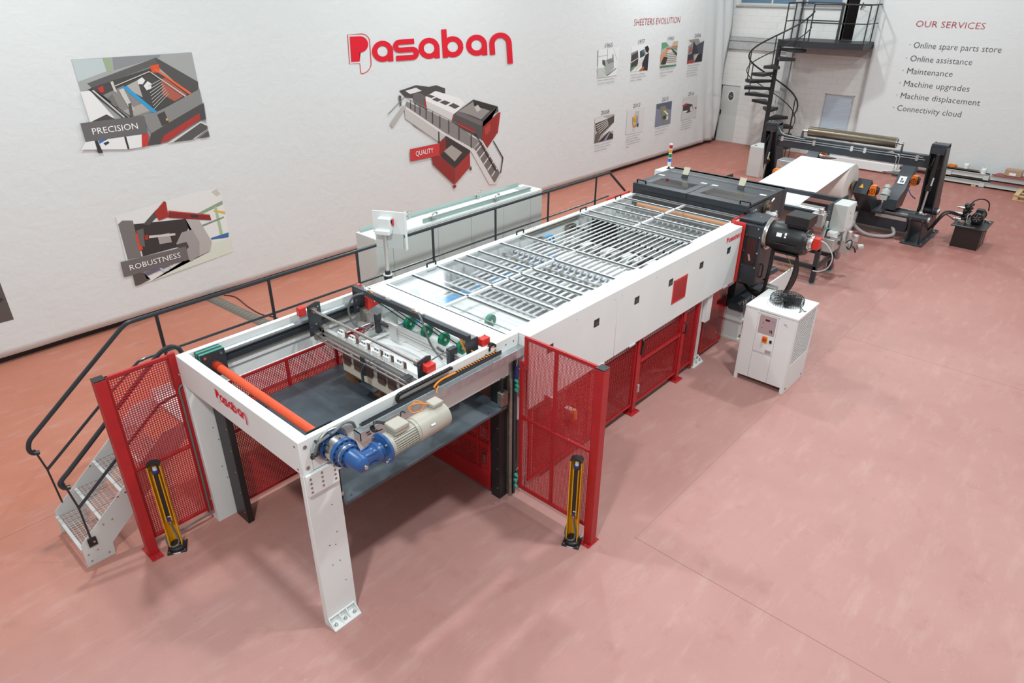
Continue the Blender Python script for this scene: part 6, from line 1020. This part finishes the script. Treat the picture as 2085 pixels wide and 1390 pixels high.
MB().tube(cr([(14.3,3.9,1.1),(14.5,3.9,.55),(14.9,4.0,.25),(15.5,4.25,.16),(16.3,4.35,.25),(16.9,4.38,.48)],6), .05).tube(cr([(14.4,3.95,1.1),(14.6,4.0,.5),(15.2,4.25,.22),(16.2,4.5,.2),(17.1,4.45,.5)],6), .045).build('grey_duct', GREYPIPE, IS)
wp = tag(MB().hexa([(11.9,4.3,0),(13.2,4.3,0),(13.2,4.33,0),(11.9,4.33,0),(11.9,4.3,.42),(13.2,4.3,.42),(13.2,4.33,.42),(11.9,4.33,.42)]).build('white_side_board', WHITE), 'low white board on the floor behind the black motor cables', 'board')
# ---------------------------------------------------------------- paper reel and web
RX, RZ, RR = 17.0, 1.25, .50
PR = thing('paper_reel', 'big white paper reel with its web running to the infeed stand', 'paper reel', (RX, 5.3, RZ))
MB().lathe((RX, 4.66, RZ), (0,1,0), [(0,.09),(0,.30),(.0005,.30),(0,RR-.004),(.004,RR),(1.25,RR),(1.25,.09)], 72, False).build('reel_body', mat('reel_paper', (.80,.75,.70), .6, var=.03), PR)
MB().hollow((RX,4.64,RZ),(RX,5.93,RZ),.092,.075).build('core_tube', CARD, PR)
a0 = math.radians(97); pts = [(14.03, 1.499)] + [(RX+RR*1.002*math.cos(a), RZ+RR*1.002*math.sin(a)) for a in [math.radians(97-k*8) for k in range(14)]]
pts = [(13.895,1.405),(13.905,1.44),(13.935,1.473),(13.98,1.495)] + pts
vs = []; fs = []
for i, (x, z) in enumerate(pts):
    ya, yb = 4.66, 5.91
    vs += [(x, ya, z+.002), (x, yb, z+.002)]
for i in range(len(pts)-1): fs.append((2*i, 2*i+2, 2*i+3, 2*i+1))
wb = MB().add(vs, fs).build('paper_web', PAPER, PR, smooth=60); m_ = wb.modifiers.new('t','SOLIDIFY'); m_.thickness = .003
# ---------------------------------------------------------------- unwinder
UW = thing('reel_unwinder', 'dark hydraulic reel unwinder with two tall swing arms around the paper reel', 'unwinder', (18.2, 5.2, 0))
MB().box(17.98, 18.62, 3.46, 6.9, .16, .55).build('base_beam', DARK, UW, .01); MB().box(18.02,18.10,3.48,6.85,.55,.575).box(18.50,18.56,3.48,6.85,.55,.575).build('slide_rail', STEEL, UW)
MB().box(17.97,17.985,3.5,4.2,.42,.50).bolts([(17.97,3.55+.1*k,.46) for k in range(6)], (-1,0,0), .014, .006).build('hole_strip', ALU, UW)
def tower(yc, s):
    ya, yb = yc-.16, yc+.16
    bp = MB().box(17.60, 19.2, yc-.24, yc+.24, 0, .035).build('foot_plate', DARK, UW, .006)
    MB().bolts([(x, yc+q*.19, .035) for x in (17.7,18.2,18.9,19.1) for q in (-1,1)], (0,0,1), .025, .03, 6).build('anchor_bolt', DSTEEL, bp)
    for y in (yc-.15, yc+.11):
        MB().prism([(17.72,y,.035),(17.50,y,.62),(17.60,y,.74),(17.95,y,.70),(18.15,y,.62),(18.40,y,.74),(18.55,y,.68),(18.75,y,.9),(18.98,y,.035)], (0,.04,0)).build('support_plate', DARK, UW, .004)
    for x, z in ((17.60,.66),(18.42,.67)):
        h = MB().cyl((x,yc-.21,z),(x,yc+.21,z),.085,n=20).build('pivot_hub', DARK, UW); MB().cyl((x,yc-.25,z),(x,yc-.21,z),.068,n=16).build('pivot_pin', ALU, h)
        MB().bar((x-.03,yc-.252,z-.05),(x+.03,yc-.252,z+.05),.02,.004,(0,1,0)).bar((x-.05,yc-.252,z+.02),(x+.05,yc-.252,z-.02),.018,.004,(0,1,0)).build('pin_groove', BLACK, h)
    # leaning channel arm, open towards the front
    prof = lambda y: [(18.42,y,.50),(18.62,y,.95),(17.98,y,2.31),(17.66,y,2.245),(18.12,y,.72)]
    MB().prism(prof(yc-.16), (0,.03,0)).prism(prof(yc+.13), (0,.03,0)).build('arm_side', DARK, UW, .004)
    MB().hexa([(18.52,yc-.13,.72),(18.56,yc-.13,.78),(18.56,yc+.13,.78),(18.52,yc+.13,.72),(17.92,yc-.13,2.26),(17.96,yc-.13,2.28),(17.96,yc+.13,2.28),(17.92,yc+.13,2.26)]).box(17.68,17.98,yc-.16,yc+.16,2.235,2.30).bar((17.70,yc-.13,2.16),(17.70,yc+.13,2.16),.06,.14).build('arm_web', DARK, UW, .004)
    cy = MB().cyl((17.74,yc-.02,2.07),(17.70,yc-.02,1.36),.045,n=16).box(17.64,17.76,yc-.07,yc+.03,1.28,1.38).build('cylinder_barrel', BLACK, UW); MB().cyl((17.70,yc-.02,1.32),(17.62,yc-.02,.82),.026,n=14).build('cylinder_rod', STEEL, cy); MB().ball((17.74,yc-.02,2.10),.05).ball((17.61,yc-.02,.78),.05).cyl((17.66,yc-.06,1.40),(17.70,yc-.06,1.58),.02).build('cylinder_eye', GALV, cy)
    MB().cyl((17.62,yc-.1,.76),(17.62,yc-.02,.76),.03).build('cylinder_pin', STEEL, cy)
    MB().tube(cr([(17.72,yc+.04,2.0),(17.66,yc+.05,1.85),(17.70,yc+.10*1,1.75),(17.86,yc+.16*(1 if s > 0 else -1)*-1,1.80)],5), .010).build('hydraulic_hose', BLACK, UW)
    MB().prism([(17.93,yc-.02,1.32),(17.93,yc+.08,1.32),(17.93,yc+.03,1.42)], (-.003,0,0)).build('warning_label', YEL, UW)
tower(3.21, 1); tower(7.02, -1)
tb = MB().box(17.86, 18.02, 3.36, 6.88, 1.73, 2.0).build('torque_beam', DARK, UW, .006)
MB().tube([(17.85,6.85,1.95),(17.85,3.5,1.95)], .010, 6).tube([(17.85,6.85,1.90),(17.85,3.45,1.90)], .010, 6).tube(cr([(17.85,4.2,1.95),(17.84,4.0,1.93),(17.84,3.97,1.8),(17.84,3.97,1.6)],5), .010, 6).tube(cr([(17.85,4.25,1.9),(17.83,4.05,1.89),(17.83,4.03,1.7),(17.83,4.03,1.6)],5), .010, 6).tube(cr([(17.8,6.88,2.2),(17.82,6.75,2.05),(17.85,6.4,2.0),(17.86,6.2,1.98)],5), .012, 6).build('hydraulic_pipe', GALV, tb)
b = MB()
for y in (6.75, 5.95, 5.05, 4.75, 3.62): b.box(17.835,17.865,y-.03,y+.03,1.865,1.985)
b.build('pipe_clamp', ALU, tb); MB().prism([(17.858,4.28,1.96),(17.858,4.10,1.96),(17.858,4.16,2.0)], (-.002,0,0)).build('arrow_label', BEIGE, tb)
rl = MB().cyl((17.95,4.13,2.17),(17.95,6.16,2.17),.118,n=36).build('idler_roll', BRONZE, UW); MB().cyl((17.95,3.98,2.17),(17.95,6.32,2.17),.03).hollow((17.95,4.125,2.17),(17.95,4.14,2.17),.118,.085).build('roll_journal', STEEL, rl)
for y in (3.99, 6.30): MB().prism([(17.86,y,2.0),(18.04,y,2.0),(17.97,y,2.2),(17.93,y,2.2)], (0,.02,0)).build('roll_bracket', DARK, UW)
# reel arms
a1 = MB().prism([(17.15,4.25,1.44),(16.90,4.25,1.15),(17.88,4.25,.50),(18.55,4.25,.50),(18.45,4.25,.72),(18.0,4.25,.80)], (0,.30,0)).build('reel_arm', DARK, UW, .006)
MB().prism([(16.99,4.36,1.262),(16.99,4.46,1.262),(17.06,4.41,1.342)], (-.004,0,.004)).build('warning_label', YEL, a1)
MB().box(17.7,18.65,4.02,4.25,.56,.62).bolts([(17.8+.15*k,4.1,.62) for k in range(4)], (0,0,1), .02,.015,6).build('arm_bracket', DARK, a1, .01)
MB().lathe((17.05,4.56,1.25),(0,1,0),[(0,.13),(.05,.13),(.07,.09),(.20,.085)],20).build('reel_chuck', BRONZE, a1)
def brake(x, y, z, par):
    o = MB().lathe((x,y,z),(0,-1,0),[(0,.10),(.03,.115),(.14,.115),(.16,.09),(.19,.08)],18).build('brake_body', BLACK, par)
    MB().box(x-.13,x-.10,y-.16,y-.02,z-.10,z+.10).box(x-.10,x+.06,y-.15,y-.03,z+.10,z+.125).build('brake_cover', BRKO, o, .006)
    MB().hollow((x-.13,y-.09,z),(x-.136,y-.09,z),.065,.045).cyl((x-.13,y-.09,z),(x-.137,y-.09,z),.022).build('brake_ring', mat('brake_ring_red', (.25,.03,.01), .5) if 'brake_ring_red' not in bpy.data.materials else bpy.data.materials['brake_ring_red'], o); return o
brake(17.12,4.25,1.22,a1)
a2 = MB().prism([(18.00,3.82,.62),(18.05,3.82,.86),(18.55,3.82,1.02),(19.05,3.82,1.50),(19.30,3.82,1.42),(18.95,3.82,1.05),(18.65,3.82,.60)], (0,.30,0)).build('reel_arm', DARK, UW, .006)
q = MB().hexa([(18.64,3.90,1.115),(18.80,3.90,1.268),(18.80,4.06,1.268),(18.64,4.06,1.115),(18.638,3.90,1.118),(18.798,3.90,1.271),(18.798,4.06,1.271),(18.638,4.06,1.118)]).build('pictogram_label', PAPER, a2)
b = MB()
for i, j in ((0,0),(1,1),(0,1)): 
    x = 18.67+.05*i; z = 1.152+.05*i; y = 3.935+.045*j; b.hexa([(x,y,z),(x+.03,y,z+.029),(x+.03,y+.03,z+.029),(x,y+.03,z),(x-.003,y,z+.003),(x+.027,y,z+.032),(x+.027,y+.03,z+.032),(x-.003,y+.03,z+.003)])
b.build('pictogram_mark', BLACK, q)
MB().lathe((18.95,4.12,1.28),(0,1,0),[(0,.10),(.16,.095),(.18,.06),(.28,.045),(.42,.01)],18).build('reel_chuck', STEEL, a2)
brake(18.75,3.80,1.22,a2); MB().tube(cr([(18.6,3.78,1.05),(18.5,3.7,.98),(18.45,3.62,.92),(18.5,3.55,.86)],5),.012).build('blue_hose', mat('hose_blue', (.03,.05,.3), .4), a2)
MB().lathe((18.12,4.14,.90),(.55,0,1),[(0,.11),(.03,.12),(.04,.09),(.09,.105),(.13,.105),(.14,.06),(.18,.055),(.19,.085),(.25,.08),(.27,.04)],18).box(18.04,18.20,4.06,4.22,.80,.92).build('adjusting_motor', RAL, UW, .004)
a3 = MB().prism([(17.15,5.98,1.44),(16.90,5.98,1.15),(17.88,5.98,.50),(18.55,5.98,.50),(18.0,5.98,.80)], (0,.30,0)).build('reel_arm', DARK, UW, .006); MB().lathe((17.05,5.97,1.25),(0,-1,0),[(0,.13),(.04,.09),(.06,.085)],18).build('reel_chuck', BRONZE, a3)
brake(17.0,6.50,1.25,a3); MB().box(17.1,17.5,6.1,6.5,1.30,1.56).build('galvanised_guard', GALV, a3, .01)
a4 = MB().prism([(18.00,6.15,.62),(18.05,6.15,.86),(18.55,6.15,1.02),(19.05,6.15,1.50),(19.30,6.15,1.42),(18.95,6.15,1.05),(18.65,6.15,.60)], (0,.30,0)).build('reel_arm', DARK, UW, .006)
brake(19.15,6.14,1.42,a4); MB().lathe((19.1,6.14,1.38),(0,-1,0),[(0,.10),(.16,.095),(.18,.06),(.28,.045),(.42,.01)],18).build('reel_chuck', STEEL, a4)
MB().tube(cr([(17.95,4.62,.42),(17.7,4.55,.2),(17.6,4.25,.06),(17.65,3.9,.05),(17.85,3.68,.09),(18.0,3.75,.2),(18.05,3.9,.3)],6), .04).build('grey_duct', GREYPIPE, UW)
# ---------------------------------------------------------------- hydraulic power unit
HU = thing('hydraulic_unit', 'small dark hydraulic power pack with motor standing on the floor at right', 'hydraulic unit', (18.6, 2.25, 0))
TK = mat('dark_brown_tank', (.018,.012,.011), .4)
MB().box(18.22,18.98,1.98,2.53,.0,.48).build('tank', TK, HU, .006); MB().box(18.17,19.15,1.92,2.62,.48,.50).build('tank_lid', BLACK, HU, .004)
MB().box(18.55,18.60,1.965,1.98,.10,.42).box(18.50,18.65,1.97,1.98,.08,.10).build('level_gauge', MAUVE, HU)
mo = MB().lathe((18.50,2.20,.66),(1,0,0),[(0,.10),(.02,.125),(.14,.125),(.14,.11),(.40,.11),(.42,.125),(.44,.125),(.46,.06)],22).box(18.62,18.85,2.1,2.3,.50,.56).box(18.62,18.8,2.13,2.27,.76,.83).build('pump_motor', BLACK, HU)
b = MB()
for k in range(6): a = k*1.047; b.bar((18.497,2.20+.02*math.cos(a),.66+.02*math.sin(a)),(18.497,2.20+.08*math.cos(a+.4),.66+.08*math.sin(a+.4)),.006,.018,(1,0,0))
b.build('fan_slot', MAUVE, mo)
MB().box(18.36,18.50,2.40,2.52,.50,.60).cyl((18.42,2.46,.52),(18.42,2.46,.56),.08).cyl((19.0,2.05,.5),(19.0,2.05,.54),.05).cyl((18.9,1.98,.5),(18.9,1.98,.53),.03).build('filler_cap', STEEL, HU)
vb = MB().box(18.55,18.70,2.38,2.52,.55,.92)
for k in range(4): vb.lathe((18.50,2.45-.03*(k%2),.62+.09*k),(-1,.15,0),[(0,.035),(.08,.035),(.09,.02),(.12,.02)],10).lathe((18.72,2.40,.62+.09*k),(1,-.2,0),[(0,.03),(.08,.03)],10)
vb.build('valve_block', BLACK, HU, .004)
b = MB()
for k in range(3): b.lathe((18.42+.05*k,2.5,.60+.12*k),(-.3,1,.1),[(0,.03),(.10,.03),(.11,.02),(.15,.02)],10)
b.build('valve_cartridge', ALU, HU)
MB().tube(cr([(18.55,2.44,.85),(18.62,2.36,1.02),(18.72,2.22,1.06),(18.80,2.10,.98),(18.80,2.06,.80)],7), .014).build('black_hose', BLACK, HU)
MB().tube(cr([(18.5,2.5,.70),(18.42,2.62,.72),(18.35,2.78,.74),(18.3,2.88,.66),(18.25,3.0,.36),(18.3,3.08,.22)],7), .022).tube(cr([(18.5,2.48,.66),(18.42,2.60,.68),(18.33,2.74,.71),(18.28,2.85,.62),(18.22,2.98,.32)],7), .020).tube(cr([(18.4,2.5,.6),(18.36,2.6,.57),(18.33,2.7,.63),(18.3,2.8,.68)],5), .010).build('hydraulic_hose', BLACK, HU)
MB().tube(cr([(18.5,2.40,.75),(18.44,2.38,.66),(18.42,2.36,.55),(18.46,2.32,.52)],5), .008).tube(cr([(18.48,2.46,.58),(18.46,2.38,.70),(18.52,2.33,.78)],5),.008).build('grey_cable', GREYPIPE, HU)
MB().tube([(18.30,2.62,.50),(18.19,2.60,.505),(18.19,2.30,.505),(18.19,2.14,.52)], .012).build('lid_pipe', CABLE, HU)
# ---------------------------------------------------------------- spiral staircase
SS = thing('spiral_staircase', 'black spiral staircase with landing platform against the back wall', 'staircase', (24.4, 9.9, 0))
CX, CY, PZ = 24.40, 9.90, 3.78
STL = mat('stair_black', (.022,.022,.025), .45)
MB().cyl((CX,CY,0),(CX,CY,PZ),.075,n=18).build('column', STL, SS)
def ang(z): return math.radians(205+116*(z-3.12))
NST = 14; RO = .92; rise = PZ/15
for k in range(1, NST):
    z = rise*(k+1); a0, a1 = ang(z)-math.radians(16), ang(z)+math.radians(16)
    P = [(CX+.07*math.cos(a0),CY+.07*math.sin(a0)),(CX+RO*math.cos(a0),CY+RO*math.sin(a0)),(CX+RO*math.cos((a0+a1)/2),CY+RO*math.sin((a0+a1)/2)),(CX+RO*math.cos(a1),CY+RO*math.sin(a1)),(CX+.07*math.cos(a1),CY+.07*math.sin(a1))]
    t = MB().prism([(x,y,z-.012) for x, y in P], (0,0,.012))
    for i in range(4):
        (xa, ya), (xb, yb) = P[i], P[i+1]; t.bar((xa,ya,z-.05),(xb,yb,z-.05),.012,.085)
    t.build('tread', STL, SS)
def hel(z0, z1, dz, rr, n=70): return [(CX+rr*math.cos(ang(z0+(z1-z0)*i/n)), CY+rr*math.sin(ang(z0+(z1-z0)*i/n)), z0+(z1-z0)*i/n+dz) for i in range(n+1)]
MB().tube([(CX+RO*math.cos(ang(.5)),CY+RO*math.sin(ang(.5)),.45)]+hel(.5,3.72,.92,RO), .026, 8).build('handrail', STL, SS)
MB().tube(hel(.5,3.72,.46,RO), .016, 6).build('mid_rail', STL, SS)
for k in range(1, NST, 2):
    z = rise*(k+1); a = ang(z); MB().tube([(CX+RO*math.cos(a),CY+RO*math.sin(a),z-.05),(CX+RO*math.cos(a),CY+RO*math.sin(a),z+.92)], .018, 6).build('baluster', STL, SS)
pf = [(24.15,9.85),(24.02,9.55),(24.02,9.2),(24.02,8.0),(24.35,7.25),(25.62,7.25),(25.62,9.85)]
MB().prism([(x,y,PZ-.03) for x, y in pf], (0,0,.03)).build('platform', STL, SS)
b = MB()
for i in range(len(pf)-2): b.bar((*pf[i],PZ-.10),(*pf[i+1],PZ-.10),.015,.17)
b.bar((*pf[-1],PZ-.10),(*pf[0],PZ-.10),.015,.17); b.build('platform_edge', STL, SS)
rp = [(25.0,9.83),(24.2,9.83),(24.2,9.82)]
def guard(pts, nm):
    MB().tube([(x,y,PZ+1.08) for x, y in pts], .026, 8).build('guard_rail', STL, SS); MB().tube([(x,y,PZ+.55) for x, y in pts], .017, 6).build('mid_rail', STL, SS)
guard([(24.35,9.80),(24.9,9.80),(25.6,9.80)], 0); guard([(24.03,8.85),(24.03,8.0),(24.36,7.27),(25.6,7.27)], 0); guard([(25.55,9.80),(25.55,8.47)], 0)
b = MB()
for x, y in ((24.35,9.80),(25.0,9.80),(25.55,9.8),(24.03,8.85),(24.03,8.0),(24.36,7.27),(25.0,7.27),(25.55,8.47)): MB().bar((x,y,PZ-.12),(x,y,PZ+1.08),.032,.032,(1,0,0)).build('guard_post', STL, SS)
# ---------------------------------------------------------------- small things around the hall
KB = thing('grey_kiosk_box', 'pale grey floor box with an antenna left of the far unwinder arm', 'cabinet', (21.3, 8.75, 0))
MB().box(21.10,21.75,8.50,8.93,.0,.95).build('box_body', RAL, KB, .01); MB().box(21.085,21.1,8.51,8.92,.03,.93).build('box_door', GREYW, KB, .004)
MB().box(21.2,21.24,8.78,8.84,.95,.96).build('top_slot', BLACK, KB); MB().cyl((21.6,8.57,.95),(21.6,8.57,1.28),.014).cyl((21.6,8.57,1.28),(21.6,8.57,1.36),.022).build('antenna', WHITE, KB)
chair = thing('black_chair', 'black chair half hidden behind the left swing arm of the unwinder', 'chair', (23.9, 8.98, 0))
MB().box(23.66,24.10,8.76,9.20,.43,.47).build('seat', BLACK, chair, .015); MB().box(23.66,23.70,8.76,9.20,.55,.88).build('backrest', BLACK, chair, .015)
for x in (23.68,24.07):
    for y in (8.78,9.17): MB().tube([(x,y,0),(x,y,.86 if x < 23.8 else .43)], .012).build('leg', BLACK, chair)
tb_ = thing('floor_cable_ramp', 'grey ribbed cable ramp lying on the floor near the left drape', 'cable ramp', (5.15, 11.2, 0))
prof = [(-.11,0),(-.09,.035),(-.045,.06),(0,.068),(.045,.06),(.09,.035),(.11,0)]
b = MB(); n = 46
for k in range(n):
    y0_ = 12.25-2.4*k/n; x0 = 5.085+.13*(12.25-y0_)/2
    b.prism([(x0+px, y0_, pz*(1 if k % 2 else .9)) for px, pz in prof], (.065*.0+.0034, -2.4/n*.96, 0))
b.build('ramp_segment', mat('ramp_grey', (.20,.18,.15), .7), tb_)
tag(MB().tube(cr([(5.32,12.2,.01),(5.42,11.94,.01),(5.36,11.38,.01),(5.35,10.92,.01),(5.43,10.68,.01),(5.55,10.2,.01),(5.8,9.5,.01)],8), .009, 6).build('floor_cable', BLACK), 'thin black cable snaking over the floor beside the ribbed cable ramp', 'cable')
lv = thing('floor_lever', 'small lever with a red grip standing beyond the signal tower', 'lever', (15.2, 7.55, 0))
MB().cyl((15.2,7.5,0),(15.2,7.5,.62),.02).tube([(15.2,7.5,.6),(15.25,7.44,.66),(15.3,7.3,.72)], .014).build('lever_rod', STEEL, lv); MB().cyl((15.3,7.3,.72),(15.32,7.2,.76),.028).build('red_grip', REDB, lv)
# ---- stored beams and odds along the back wall
def beam(label, x, y0, y1, z0, h, m_, notches):
    t = thing('steel_beam', label, 'beam', (x, (y0+y1)/2, z0), 'steel beams stored along the back wall')
    MB().box(x, x+.18, y0, y1, z0, z0+h).box(x-.035, x+.215, y0, y1, z0+h-.012, z0+h).box(x-.035, x+.215, y0, y1, z0, z0+.012).build('beam_profile', m_, t, .003)
    for y in notches: MB().box(x-.05,x-.001,y-.07,y+.07,z0-.03,z0+h*.75).build('beam_lug', GREYW, t)
    return t
beam('lower grey steel beam stored along the back wall', 24.75, -3, 4.22, .05, .12, RAL, (3.1, 2.1))
beam('upper grey steel beam stored along the back wall under the white jugs', 24.78, 3.0, 4.22, .26, .13, RAL, (4.05, 3.05))
beam('upper grey steel beam stored along the back wall under the carton', 24.78, -3, 2.95, .26, .13, RAL, (2.0,))
fb2 = tag(MB().box(24.95,25.05,3.3,4.4,.40,.42).box(24.95,24.96,3.3,4.4,.42,.44).build('flat_bar', DSTEEL), 'flat steel bar lying on the upper grey beam', 'bar')
lb2 = thing('long_white_beam', 'long white beam lying along the back wall under the black landing', 'beam', (24.6, 6, .1))
MB().box(24.45,24.65,5.4,8.3,.05,.30).build('beam_profile', WHITE, lb2, .004)
for i, (y, z0, z1, nm) in enumerate(((4.16,0,.05,'timber block under the lower grey beam next to the unwinder'),(3.30,0,.04,'small timber wedge on the floor under the lower grey beam'),(4.17,.175,.255,'timber block between the two stacked grey beams'))):
    tag(MB().box(24.70,24.98,y-.06,y+.06,z0,z1).build('timber_block', PINE), nm, 'timber')
def jug(x, y, z, lab_):
    t = thing('white_jug', lab_, 'jug', (x, y, z), 'white jugs on the beams'); MB().lathe((x,y,z),(0,0,1),[(0,.075),(.11,.078),(.125,.06),(.135,.03),(.15,.03)],16).build('jug_body', WHITE, t); MB().cyl((x-.02,y-.05,z+.12),(x-.02,y-.05,z+.18),.022).cyl((x,y+.05,z+.11),(x,y+.05,z+.17),.02).build('jug_spout', WHITE, t)
jug(24.95, 3.66, .445, 'white plastic jug on the flat steel bar'); jug(24.85, 3.17, .392, 'white plastic jug on the upper grey beam nearer the red strips')
cl = thing('orange_coil', 'orange coiled strap lying on the flat steel bar', 'strap', (24.95, 4.05, .42))
MB().tube([(24.97+.07*math.cos(a*.3),4.04+.12*math.sin(a*.3),.445+.022*(a//21)) for a in range(63)], .014, 8).build('strap_coil', BRKO, cl)
cb = thing('cardboard_box', 'brown carton with a white label on the stored beams', 'box', (24.9, 2.43, .40))
MB().box(24.74,25.05,2.22,2.64,.445,.62).build('carton', CARD, cb, .004); MB().box(24.736,24.739,2.35,2.52,.47,.54).build('label', PAPER, cb)
for z, nm in ((.40,'dusty red plastic strips on the upper grey beam under the carton'),(.175,'dusty red plastic strips between the stacked grey beams')):
    b = MB()
    for k in range(4): b.box(24.70+.09*k,24.77+.09*k,.5,2.90-.03*k,z,z+.035)
    tag(b.build('red_strip_bundle', mat('dusty_red', (.34,.10,.10), .6) if 'dusty_red' not in bpy.data.materials else bpy.data.materials['dusty_red']), nm, 'plastic strips')
pp = thing('pale_pallet', 'pale timber pallet cut by the right edge of view', 'pallet', (24.2, 1.6, 0))
for k in range(5): MB().box(23.78,24.75,2.03-.26*k,2.15-.26*k,.13,.155).build('deck_board', PINE, pp)
for x in (23.80,24.2,24.6):
    for y in (2.03,1.5,1.0): MB().box(x,x+.12,y,y+.12,.02,.11).build('block', PINE, pp)
    MB().box(x,x+.12,.99,2.15,.111,.129).box(x,x+.12,.99,2.15,0,.019).build('stringer_board', PINE, pp)
